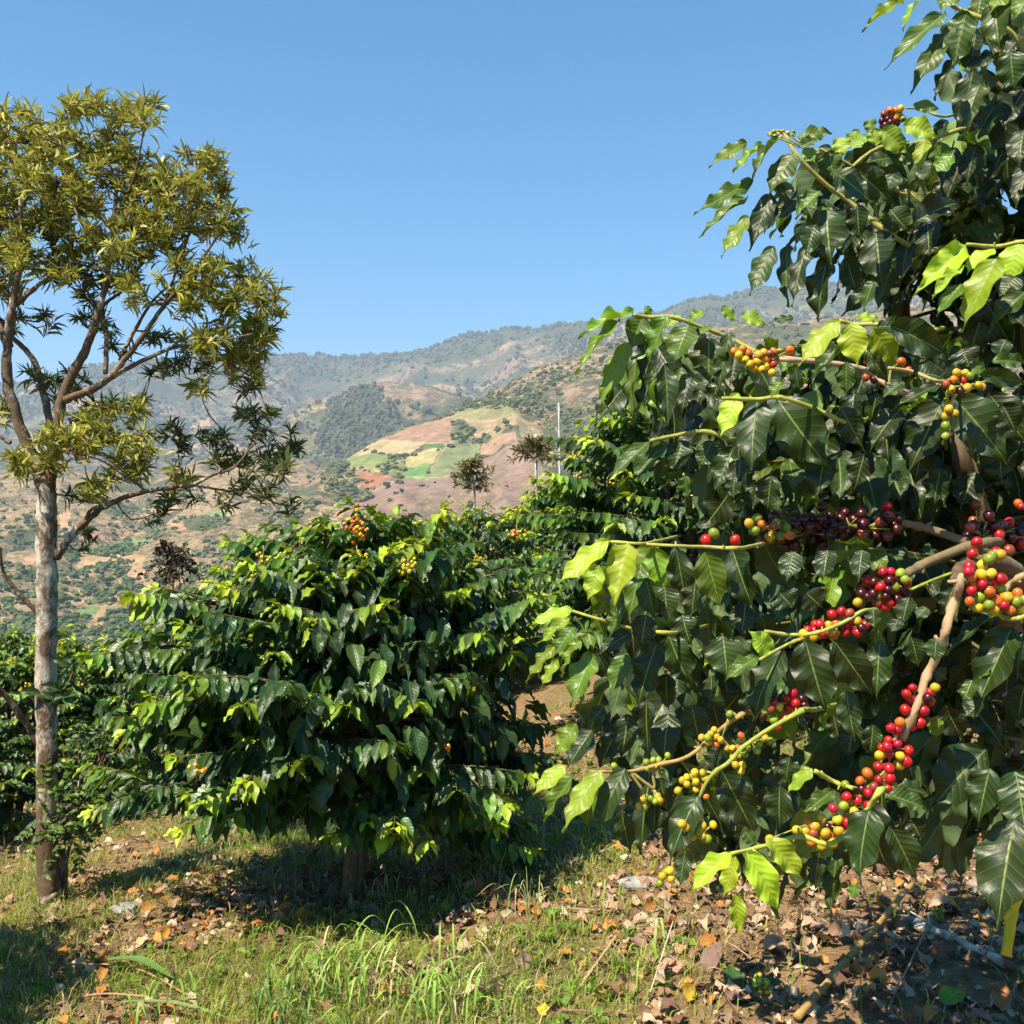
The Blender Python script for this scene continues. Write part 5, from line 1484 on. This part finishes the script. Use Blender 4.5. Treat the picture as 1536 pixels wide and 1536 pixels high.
def sapling(px, ytop, ybot, Y, w, label, tone, kind, lean=0.0, droopy=0.0):
    g = np.random.default_rng(int(px))
    top = P(px, ytop, Y); bot = P(px + lean, ybot, Y)
    base = np.array([bot[0], Y, min(bot[2], float(gz(bot[0], Y)) )])
    t = thing("sapling", label, "sapling", base, group="young trees above the coffee bushes")
    G = Geo(); s_ = spline([base, bot, (top + bot) / 2 + [0.01, 0, 0], top], 20)
    G.tube(s_, np.linspace(0.016, 0.006, 20) * Y / 10, 6, (1, 1, 1)); G.build("trunk", M_BARK_TWIG if kind == 'dead' else M_BARK_PALE, t)
    LF = Leaves(T_NARROW if kind != 'dead' else T_DRY); TW = Geo(); R = w / F * Y
    h = top[2] - bot[2]
    n_ = 32
    for i in range(n_):
        f = g.uniform(0.42, 1.05)
        q = bot + (top - bot) * f
        az = i * 2.399; d = unit(np.array([math.cos(az), math.sin(az), g.uniform(-0.1, 0.7)]))
        ln = R * (1.15 - 0.75 * abs(f - 0.6) * 2) * g.uniform(0.6, 1.1)
        e = q + d * ln - [0, 0, droopy * ln]
        c_ = spline([q, q + d * ln * 0.55 + [0, 0, 0.03], e], 7); TW.tube(c_, 0.0022 * Y / 8, 3, (1, 1, 1))
        for p in c_[1:]:
            for k in range(4 if kind != 'dead' else 2):
                ax = unit(d * 0.7 + g.normal(size=3) * 0.7 - [0, 0, 0.2]); L_ = g.uniform(0.035, 0.075) * Y / 9
                c = np.array(tone) * g.uniform(0.6, 1.4)
                LF.add(p, ax, unit(UP + g.normal(size=3) * 0.5), L_, L_ * (0.22 if kind == 'fine' else 0.34), 0, g.random(), tuple(c))
    TW.build("twigs", M_BARK_TWIG, t); LF.build("crown", M_LITTER if kind == 'dead' else M_OAK, t, g)


sapling(708, 702, 766, 13.0, 30, "bronze-leaved sapling above the middle bush, left one of the pair", (0.17, 0.14, 0.04), 'fine', lean=4)
sapling(803, 668, 722, 12.0, 34, "dark bronze sapling beside the stub of a white post, left of the white pole", (0.14, 0.11, 0.035), 'fine', lean=2)
sapling(871, 668, 705, 13.0, 32, "thin feathery green sapling right of the tall white pole", (0.14, 0.14, 0.04), 'fine', lean=3)
sapling(256, 828, 915, 7.4, 42, "withered sapling with dark curled brown leaves above the left side of the middle bush", (0.045, 0.03, 0.018), 'dead', lean=3, droopy=0.4)


def pole(px, y0, y1, Y, r, label, name):
    top = P(px, y0, Y); bot = P(px + 1, y1, Y)
    base = np.array([bot[0], Y, float(gz(bot[0], Y))])
    t = thing(name, label, "pole" if name == "pole" else "post", base)
    G = Geo(); pts = spline([base - [0, 0, 0.2], (base + top) / 2 + [r, 0, 0], top], 16); G.tube(pts, np.linspace(r * 1.25, r * 0.8, 16), 8, (1, 1, 1), 0.15, 2)
    if name == "pole":
        G.tube([pts[-3], pts[-3] + [-0.05, 0, 0.12]], [0.01, 0.004], 5, (1, 1, 1))
    G.build("shaft", M_POST, t)
    C = Geo(); C.tube([top - [0, 0, 0.02], top + [0, 0, r]], [r * 0.95, r * 0.5], 8, (1, 1, 1)); C.build("cut_top", M_POST, t)


pole(838, 606, 705, 14.0, 0.015, "tall thin whitish pole standing on the rise against the field hill", "pole")
pole(804, 656, 700, 15.0, 0.045, "short stub of a whitewashed post rising behind the dark bronze sapling", "post")


# ------------------------------------------------------------ ground cover
def visible_pts(g, n_, y0, y1, margin=0.1):
    # even cover of the part of the slope the picture shows
    y = np.sqrt(g.uniform(y0 ** 2, y1 ** 2, n_)); x = g.uniform(-0.56 - margin, 0.56 + margin, n_) * y
    return x, y


def grass_cover():
    g = np.random.default_rng(41)
    x, y = visible_pts(g, 330000, 2.6, 9.0)
    keep = g.uniform(0, 1, len(x)) < grass_amount(x, y) * np.where(y < 6, 0.8, 0.35)
    x, y = x[keep], y[keep]; n_ = len(x)
    # clump the blades
    cx = fbm(x * 11, y * 11, 51, 2)
    h = g.uniform(0.025, 0.075, n_) * (0.5 + 1.1 * cx) * (1 + 0.7 * (g.random(n_) < 0.05))
    az = g.uniform(0, 2 * np.pi, n_); lean = g.uniform(0.2, 1.1, n_)
    b = np.stack([x, y, gz(x, y) - 0.004], -1)
    d = np.stack([np.cos(az), np.sin(az), np.zeros(n_)], -1); s = np.stack([-np.sin(az + g.normal(size=n_)), np.cos(az), np.zeros(n_)], -1)
    w = g.uniform(0.0010, 0.0026, n_)[:, None]
    p1 = b + d * (h * lean * 0.35)[:, None] + UP * (h * 0.6)[:, None]
    p2 = b + d * (h * lean)[:, None] + UP * (h * (1.0 - 0.25 * lean))[:, None]
    V = np.stack([b - s * w, b + s * w, p1 + s * w * 0.9, p1 - s * w * 0.9, p2], 1).reshape(-1, 3)
    o = np.arange(n_)[:, None] * 5
    Q = o + np.array([[0, 1, 2, 3]]); T = o + np.array([[3, 2, 4]])
    t = np.clip(fbm(x * 1.7, y * 1.7, 52, 3) * 1.8 - 0.4 + g.normal(size=n_) * 0.25, 0, 1)[:, None]
    c = (1 - t) * np.array([0.16, 0.25, 0.035]) + t * np.array([0.34, 0.37, 0.06])
    straw = g.random(n_) < (0.12 + 0.35 * (fbm(x * 2.5, y * 2.5, 53, 3) > 0.55)); c[straw] = np.array([0.46, 0.37, 0.17]) * g.uniform(0.7, 1.2, (straw.sum(), 1))
    c = c * g.uniform(0.75, 1.25, (n_, 1))
    ob = mobj("grass", V, [Q, T], M_BLADE, None, False, {"col": np.repeat(c, 5, 0)})
    tag(ob, "short yellow-green grass growing over the slope around the bushes", "grass", kind="stuff")


grass_cover()


def litter():
    g = np.random.default_rng(43)
    x, y = visible_pts(g, 30000, 2.6, 8.5)
    ga = grass_amount(x, y)
    k = g.uniform(0, 1, len(x)) < np.clip(1.0 - ga * 1.1, 0.08, 1) * np.where(y < 5.6, 0.9, 0.3)
    x, y = x[k], y[k]
    LF = Leaves(T_DRY)
    pal = [(0.33, 0.20, 0.12), (0.42, 0.29, 0.19), (0.20, 0.11, 0.06), (0.50, 0.38, 0.26), (0.14, 0.08, 0.05), (0.48, 0.20, 0.05), (0.27, 0.17, 0.12)]
    z = gz(x, y)
    for i in range(len(x)):
        L = g.uniform(0.03, 0.085) if g.random() < 0.55 else g.uniform(0.012, 0.04)
        a = g.uniform(0, 6.283)
        ax = unit(np.array([math.cos(a), math.sin(a), g.normal() * 0.18])); nn = unit(UP + g.normal(size=3) * 0.38)
        c = np.array(pal[int(g.integers(len(pal)))]) * g.uniform(0.7, 1.2)
        LF.add(np.array([x[i], y[i], z[i] + 0.008 + g.random() * 0.018]), ax, nn, L, L * g.uniform(0.35, 0.65), 0, g.random(), tuple(c))
    o = LF.build("leaf_litter", M_LITTER, None, g)
    tag(o, "brown curled fallen leaves scattered over soil and grass", "leaf litter", kind="stuff")


litter()


def debris():
    g = np.random.default_rng(44)
    x, y = visible_pts(g, 2600, 2.6, 8.0)
    z = gz(x, y); G = Geo()
    for i in range(len(x)):
        a = g.uniform(0, 6.283); L = g.uniform(0.03, 0.16) * (1.6 if g.random() < 0.1 else 1)
        p = np.array([x[i], y[i], z[i] + 0.006]); d = np.array([math.cos(a), math.sin(a), g.normal() * 0.12])
        m = p + d * L * 0.5 + np.array([g.normal() * 0.01, g.normal() * 0.01, 0.008]); c = np.array([0.42, 0.31, 0.18]) * g.uniform(0.35, 1.3)
        G.tube([p, m, p + d * L], [0.0022, 0.002, 0.001], 4, tuple(c))
    o = G.build("twig_debris", M_TWIG); tag(o, "thin broken straw and twig bits strewn on the ground", "debris", kind="stuff")


debris()


def weeds():
    g = np.random.default_rng(45)
    x, y = visible_pts(g, 1500, 2.7, 7.0)
    k = (g.uniform(0, 1, len(x)) < grass_amount(x, y) * 1.0 * (0.35 + (fbm(x * 2, y * 2, 54, 3) > 0.5)))
    x, y = x[k], y[k]; z = gz(x, y); LF = Leaves(T_LOW)
    for i in range(len(x)):
        n_ = int(g.integers(4, 9)); s = g.uniform(0.018, 0.045); tone = g.uniform(0.7, 1.3)
        for j in range(n_):
            a = j * 2.4 + g.uniform(0, 1); el = g.uniform(0.1, 0.9)
            ax = np.array([math.cos(a) * math.cos(el), math.sin(a) * math.cos(el), math.sin(el)])
            LF.add(np.array([x[i], y[i], z[i] + 0.004 + 0.02 * g.random()]) + ax * 0.008, ax, unit(UP + g.normal(size=3) * 0.3), s * g.uniform(0.7, 1.3), s * 0.5, 0, g.random(), tuple(np.array([0.14, 0.24, 0.03]) * tone))
    o = LF.build("ground_weeds", M_BLADE, None, g); tag(o, "low broad-leaved green weeds among the grass", "weeds", kind="stuff")


weeds()


def blade_strip(G, pts, w, c, fold=0.25, n_=14):
    s = spline(pts, n_); t = unit(np.gradient(s, axis=0)); sd = unit(np.cross(t, UP)); nn = np.cross(sd, t)
    f = np.linspace(0, 1, n_); ww = w * np.clip(np.interp(f, [0, 0.15, 0.5, 0.85, 1], [0.55, 0.85, 1, 0.6, 0.04]), 0, 1)
    V = np.stack([s - sd * ww[:, None] + nn * (ww * fold)[:, None], s, s + sd * ww[:, None] + nn * (ww * fold)[:, None]], 1).reshape(-1, 3)
    i = np.arange(n_ - 1)[:, None] * 3
    Q = np.concatenate([i + np.array([[0, 1, 4, 3]]), i + np.array([[1, 2, 5, 4]])])
    G.add(V, Q, c=c)


def tuft(px, py, n_, hmax, label, spread=0.05, col_=(0.25, 0.38, 0.07), w=0.0045, seed=0, straw=0.15, up=0.6):
    g = np.random.default_rng(seed + 500)
    b = ground_px(px, py); t = None
    G = Geo()
    for i in range(n_):
        a = g.uniform(0, 6.283); h = 1.2 * hmax * g.uniform(0.45, 1.0); ln = g.uniform(0.3, 1.0) * h * (1.3 - up)
        p0 = b + np.array([g.normal() * spread, g.normal() * spread, -0.01]); d = np.array([math.cos(a), math.sin(a), 0])
        p1 = p0 + d * ln * 0.25 + UP * h * 0.55; p2 = p0 + d * ln * 0.8 + UP * h * 0.85; p3 = p0 + d * ln * 1.5 + UP * h * g.uniform(0.35, 0.9)
        c = np.array(col_) * g.uniform(0.7, 1.35) if g.random() > straw else np.array([0.58, 0.50, 0.24]) * g.uniform(0.8, 1.1)
        blade_strip(G, [p0, p1, p2, p3], w * g.uniform(0.5, 1.2), c)
    o = G.build("grass_tuft", M_BLADE, None, True, b)
    tag(o, label, "grass tuft", group="tufts of long grass")


tuft(600, 1500, 85, 0.20, "largest tuft of long arching green blades at the bottom, below the middle bush", 0.16, seed=1, straw=0.1)
tuft(515, 1480, 45, 0.18, "tuft of broad green blades at the bottom, left of the largest tuft", 0.10, seed=2, straw=0.1)
tuft(690, 1530, 40, 0.18, "tuft at the bottom edge with several straw-yellow blades, right of the largest tuft", 0.10, seed=3, straw=0.25)
tuft(425, 1530, 45, 0.17, "tuft of broad blades at the bottom edge below the long fallen green leaf", 0.12, (0.13, 0.23, 0.05), 0.0055, seed=4, straw=0.1)
tuft(250, 1530, 40, 0.12, "short tuft at the bottom edge near the left corner", 0.14, seed=5)
tuft(810, 1385, 30, 0.20, "tuft of thin arching stalks right of the middle bush's trunk", 0.08, (0.27, 0.32, 0.10), 0.0022, seed=6, straw=0.3)
tuft(560, 1350, 26, 0.12, "thin pale tuft close to the right of the middle bush's trunk", 0.08, (0.25, 0.30, 0.1), 0.0025, seed=7, straw=0.4)
tuft(960, 1215, 28, 0.15, "tuft in the grass below the yellow-berried twigs of the near bush", 0.1, (0.22, 0.29, 0.07), 0.0028, seed=8)
tuft(860, 1210, 26, 0.15, "tuft beside the bare path between the middle and near bushes", 0.1, (0.22, 0.29, 0.07), 0.0028, seed=9)
tuft(1000, 1450, 18, 0.12, "sparse tuft at the edge of the brown leaf litter", 0.07, seed=10)
tuft(360, 1385, 20, 0.09, "short tuft on the grass left of the middle bush's trunk", 0.08, (0.2, 0.28, 0.06), 0.003, seed=11)
tuft(60, 1420, 22, 0.09, "short tuft in front of the tall tree's trunk", 0.09, (0.2, 0.28, 0.06), 0.003, seed=12)


def stalk(px, py, qx, qy, label, colr, r=0.0022, bend=0.0, seed=0):
    b = ground_px(px, py); e = P(qx, qy, b[1] - 0.02)
    G = Geo(); m = (b + e) / 2 + np.array([bend, 0, 0.0])
    s = spline([b - [0, 0, 0.01], m, e], 12); G.tube(s, np.linspace(r, r * 0.45, 12), 5, colr)
    for i in (4, 8):
        blade_strip(G, [s[i], s[i] + [0.03, -0.01, 0.05], s[i] + [0.07, -0.02, 0.03]], 0.0028, colr, n_=7)
    o = G.build("grass_stalk", M_BLADE, None, True, b); tag(o, label, "grass stalk", group="single tall stalks")


stalk(422, 1390, 400, 1255, "tall upright green stalk under the left side of the middle bush", (0.20, 0.30, 0.07))
stalk(445, 1375, 442, 1310, "shorter green stalk with a side blade next to the tall one under the middle bush", (0.22, 0.30, 0.08))
stalk(813, 1310, 815, 1210, "straight green stalk standing in the grass right of the middle bush", (0.24, 0.34, 0.07))
stalk(752, 1350, 760, 1270, "arching pale stalk in the sun between the middle and near bushes", (0.34, 0.36, 0.14), bend=-0.02)
stalk(950, 1485, 940, 1428, "short green stalk on the edge of the brown leaf litter", (0.16, 0.26, 0.05))
stalk(1293, 1536, 1290, 1430, "dark green stalk standing in front of the slanting cane at lower right", (0.14, 0.22, 0.05))


def lying(px, py, qx, qy, r, label, name, cat, mat, colr=(1, 1, 1), lift=(0.01, 0.01), mid=None, k=8, wob=0.25, twigs=0, seed=0, n_=24):
    g = np.random.default_rng(900 + seed)
    a = ground_px(px, py); b = ground_px(qx, qy); a[2] += lift[0] + r * 0.7; b[2] += lift[1] + r * 0.7
    m = (a + b) / 2 if mid is None else ground_px(*mid) + np.array([0, 0, r * 0.8 + (lift[0] + lift[1]) / 2])
    if mid is None: m[2] = max(m[2], float(gz(m[0], m[1])) + r * 0.7)
    s = spline([a, m, b], n_); s[1:-1] += g.normal(size=(n_ - 2, 3)) * r * 0.12
    G = Geo(); G.tube(s, np.linspace(r, r * 0.75, n_), k, colr, wob, seed)
    for i in range(twigs):
        j = int(g.uniform(0.2, 0.9) * n_); d = unit(np.array([g.normal(), g.normal(), 0.5 + g.random() * 0.6])); L = g.uniform(0.04, 0.1)
        G.tube([s[j], s[j] + d * L * 0.5 + g.normal(size=3) * 0.006, s[j] + d * L], [r * 0.35, r * 0.25, r * 0.12], 5, colr)
    o = G.build(name, mat, None, True, a); tag(o, label, cat)
    return o


lying(1195, 1536, 1370, 1370, 0.013, "slanting yellow-brown dry cane lying up across the leaf litter at lower right", "dry_cane", "cane", M_TWIG, (0.42, 0.25, 0.09), (0.01, 0.10), wob=0.12, k=9)
lying(1358, 1392, 1600, 1500, 0.017, "thick pale fallen branch lying at lower right under the near bush", "fallen_branch", "branch", M_BARK_PALE, lift=(0.02, 0.01), mid=(1455, 1432), twigs=5, wob=0.35, seed=2)
lying(1338, 1415, 1385, 1408, 0.006, "short broken stick leaning on the thick pale fallen branch", "stick", "stick", M_TWIG, (0.40, 0.28, 0.16), seed=3)
lying(0, 1412, 105, 1380, 0.009, "long grey-brown stick on the grass left, in front of the tall tree", "stick", "stick", M_TWIG, (0.30, 0.21, 0.14), seed=4)
lying(100, 1458, 300, 1512, 0.004, "thin reddish bent straw lying across the grass at lower left", "straw", "straw", M_TWIG, (0.50, 0.26, 0.14), (0.03, 0.02), mid=(200, 1462), seed=5)
lying(70, 1520, 260, 1512, 0.004, "thin brown dry blade lying along the bottom left edge", "straw", "straw", M_TWIG, (0.48, 0.27, 0.16), (0.02, 0.03), mid=(150, 1502), seed=6)
lying(840, 1302, 925, 1275, 0.008, "pinkish dry stick in the grass below the left branches of the near bush", "stick", "stick", M_TWIG, (0.42, 0.30, 0.22), seed=7)
lying(740, 1360, 915, 1372, 0.006, "long flat brown stick on the grass right of the middle bush", "stick", "stick", M_TWIG, (0.36, 0.25, 0.15), seed=8)
lying(860, 1495, 925, 1425, 0.005, "tan straw leaning up at the edge of the litter, between grass and bare soil", "straw", "straw", M_TWIG, (0.50, 0.36, 0.18), (0.0, 0.05), seed=9)
lying(960, 1536, 1010, 1420, 0.0028, "thin nearly white straw standing at a slant at the bottom, left of the cane", "straw", "straw", M_TWIG, (0.72, 0.60, 0.46), (0.0, 0.09), seed=10)
lying(1330, 1520, 1392, 1412, 0.0035, "thin grey stick slanting beside the cane at lower right", "stick", "stick", M_TWIG, (0.34, 0.27, 0.2), (0.0, 0.05), seed=11)
lying(800, 1518, 960, 1528, 0.005, "purplish brown stick on the soil near the bottom edge", "stick", "stick", M_TWIG, (0.26, 0.15, 0.12), seed=12)
lying(850, 1240, 900, 1235, 0.007, "short whitish split stick at the edge of the bare path", "stick", "stick", M_TWIG, (0.55, 0.44, 0.32), seed=13)
lying(120, 1370, 150, 1352, 0.005, "small curved dry stem by the foot of the tall tree", "stick", "stick", M_TWIG, (0.35, 0.25, 0.15), (0.0, 0.05), seed=14)


def big_leaf(px, py, deg, L, Wd, colr, label, tpl, tilt=0.25, green=False, seed=0, up=0.025):
    p = ground_px(px, py); a = math.radians(deg)
    LF = Leaves(T_DRY if not green else T_MID)
    d = np.array([math.cos(a), math.sin(a) * 1.0, tilt]);
    LF.add(p + UP * up - unit(d) * L * 0.5, d, unit(UP + np.array([0.2, -0.5, 0])), L, Wd, 0.5, 0.5, colr, tpl)
    o = LF.build("fallen_leaf", M_BLADE if green else M_LITTER, None, np.random.default_rng(seed), p)
    tag(o, label, "fallen leaf", group="large fallen leaves")


LV = [(213, 1420, 60, .11, .06, (.62, .42, .28), "pale pinkish curled leaf standing on the grass at lower left, left of the orange one"),
      (250, 1408, 80, .08, .045, (.62, .27, .03), "orange upright fallen leaf in the grass at lower left"),
      (455, 1383, 10, .14, .09, (.58, .22, .03), "bright orange star-like fallen leaf in front of the middle bush's trunk"),
      (715, 1340, 120, .10, .07, (.42, .14, .05), "red-brown fallen leaf right of the middle bush, by the shadow edge"),
      (745, 1348, 30, .09, .06, (.55, .22, .06), "small orange-brown leaf next to the red-brown one right of the middle bush"),
      (738, 1312, 70, .08, .045, (.62, .24, .05), "orange pointed leaf standing in the shadow edge right of the middle bush"),
      (518, 1380, 90, .08, .05, (.56, .25, .13), "salmon leaf leaning against the middle bush's trunk foot"),
      (500, 1345, 80, .10, .07, (.48, .28, .18), "dusky pink leaf just left of the middle bush's trunk foot"),
      (720, 1498, 12, .26, .055, (.50, .33, .24), "long cream and brown curled leaf lying at the bottom, right of the grass tuft"),
      (785, 1452, 100, .10, .05, (.30, .19, .16), "purple-brown leaf upright at the edge of grass and soil near the bottom"),
      (1010, 1462, 10, .17, .07, (.46, .28, .20), "broad pinkish brown leaf on the litter near the bottom, right of the white straw"),
      (1065, 1450, 70, .18, .09, (.24, .15, .12), "big grey-brown leaf half in shade on the leaf litter"),
      (1035, 1500, 60, .10, .07, (.60, .38, .05), "yellow fallen leaf at the bottom on the brown litter"),
      (1148, 1500, 80, .12, .08, (.46, .28, .20), "ragged tan leaf beside the slanting cane"),
      (1165, 1430, 20, .13, .09, (.44, .26, .15), "sunlit tan leaf in the dappled shade above the cane"),
      (1240, 1420, 150, .14, .05, (.42, .22, .10), "rusty leaf on the litter between cane and shadow"),
      (1500, 1505, 60, .15, .08, (.46, .18, .07), "red-brown leaf in the bottom right corner"),
      (1410, 1370, 0, .12, .035, (.50, .34, .22), "narrow pale leaf lying above the thick fallen branch"),
      (1183, 1402, 0, .09, .03, (.46, .28, .16), "small thin tan leaf in the shade under the yellow shoot"),
      (940, 1295, 20, .10, .06, (.60, .52, .45), "whitish papery leaf on the grass under the near bush"),
      (1500, 1418, 120, .08, .05, (.45, .27, .17), "curled tan leaf under the yellow leaf stalk at the right"),
      (735, 1222, 25, .16, .05, (.58, .42, .26), "long straw-coloured leaf on the sunny soil behind the middle bush's right side"),
      (775, 1212, 30, .12, .05, (.60, .46, .30), "cream leaf on the sunny soil close to the bare path"),
      (375, 1310, 20, .10, .05, (.58, .46, .34), "cream dry leaf under the left side of the middle bush"),
      (340, 1340, 60, .09, .06, (.50, .30, .18), "tan leaf at the shadow edge left of the middle bush's trunk"),
      (15, 1490, 60, .09, .05, (.30, .18, .12), "dark brown leaf at the left bottom edge"),
      (290, 1425, 30, .10, .07, (.30, .14, .10), "purple-brown leaf in the grass right of the orange upright leaf"),
      (480, 1430, 70, .09, .05, (.42, .24, .16), "brown-pink leaf in the grass below the bright orange one")]
for i, (px, py, deg, L, Wd, c, lab) in enumerate(LV):
    big_leaf(px, py, deg, L * 0.75, Wd * 0.7, tuple(0.85 * v for v in c), lab, i % len(T_DRY), tilt=0.5 if 50 < deg < 130 else 0.08, seed=i)
GL = [(855, 1492, 60, .07, .05, (.16, .30, .03), "small heart-shaped green leaf standing on bare soil at the bottom"),
      (1430, 1508, 15, .10, .07, (.17, .30, .03), "rounded fresh green leaf lying at the bottom right"),
      (815, 1525, 80, .05, .04, (.62, .55, .03), "small bright yellow leaf at the bottom edge"),
      (830, 1378, 30, .09, .035, (.22, .36, .04), "fresh green pointed leaf in the grass right of the middle bush"),
      (1098, 1480, 90, .10, .07, (.04, .10, .02), "dark green seedling leaf in the litter near the small berry sprig"),
      (1505, 1448, 80, .09, .06, (.05, .12, .03), "dark green leaf by the end of the fallen branch")]
for i, (px, py, deg, L, Wd, c, lab) in enumerate(GL):
    big_leaf(px, py, deg, L, Wd, c, lab, i % len(T_MID), tilt=0.5 if 50 < deg < 130 else 0.15, green=True, seed=i)

# long fallen maize-like blade at lower left
G = Geo(); a = ground_px(160, 1458); b = ground_px(262, 1480)
blade_strip(G, [a + [0, 0, .05], (a + b) / 2 + [0, 0, .075], b + [0, 0, .03]], 0.022, (0.15, 0.27, 0.07), 0.3, 18)
tag(G.build("long_blade", M_BLADE, None, True, a), "long wide green leaf blade lying on the grass at lower left", "fallen leaf")
G = Geo(); a = ground_px(180, 1515); b = ground_px(345, 1536)
blade_strip(G, [a + [0, 0, .03], (a + b) / 2 + [0, 0, .05], b + [0, 0, .02]], 0.012, (0.22, 0.32, 0.10), 0.3, 18)
tag(G.build("long_blade", M_BLADE, None, True, a), "narrow green blade arching along the bottom edge at lower left", "fallen leaf")
G = Geo(); a = ground_px(385, 1530)
blade_strip(G, [a, a + [0.02, 0, .12], a + [0.07, 0.0, .22], a + [0.12, 0, .27]], 0.014, (0.16, 0.28, 0.06), 0.3, 18)
tag(G.build("long_blade", M_BLADE, None, True, a), "wide upright green blade growing at the bottom below the orange star-like leaf", "blade")

# stone
V, T = ICO_B
p = ground_px(192, 1368)
Vs = V * np.array([0.085, 0.05, 0.026]) * (1 + 0.35 * (fbm(V[:, 0] * 2 + 5, V[:, 1] * 2 + V[:, 2] * 2 + 5, 3, 3) - 0.5))[:, None] + p + [0, 0, 0.016]
tag(mobj("stone", Vs, [T], M_STONE, None, True, {"col": np.ones_like(Vs)}, loc=p), "smooth pale grey stone lying in the grass right of the tall tree", "stone")
p = ground_px(960, 1328)
Vs = V * np.array([0.10, 0.06, 0.022]) * (1 + 0.35 * (fbm(V[:, 0] * 2 + 9, V[:, 1] * 2 + V[:, 2] * 2 + 5, 4, 3) - 0.5))[:, None] + p + [0, 0, 0.010]
tag(mobj("stone", Vs, [T], M_STONE, None, True, {"col": np.ones_like(Vs)}, loc=p), "flat grey stone in the shade edge below the near bush's hanging yellow twig", "stone")

# small sprig with unripe berries on the ground
g = np.random.default_rng(61)
p = ground_px(1142, 1515); t = thing("seedling", "tiny seedling sprig with yellow-green berries in the leaf litter at the bottom", "seedling", p)
S = Geo(); S.tube(spline([p, p + [0.01, 0, 0.05], p + [0.0, 0, 0.10]], 8), 0.003, 5, (0.24, 0.24, 0.06)); S.build("stem", M_TWIG, t)
C = Geo(); berry_clump(C, g, p + [0, 0, 0.075], 14, 0.008, ['g', 'y', 'g'], 0.018, 1.2); C.build("cherry_cluster", M_CHERRY, t)
LF = Leaves(T_MID)
for k in range(4): LF.add(p + [0, 0, 0.04 + 0.01 * k], unit(np.array([math.cos(k * 2.0), math.sin(k * 2.0), 0.3])), UP, 0.07, 0.035, 0.1, g.random())
LF.build("foliage", M_COFFEE_S, t, g)

# neighbour bush beyond the left picture edge whose shade falls across the lower left corner
place_copy(protos[0], False, (-3.15, 3.0, float(gz(-3.15, 3.0)) - 0.03), 0.7, 1.0, "coffee bush just beyond the left picture edge, shading the corner")
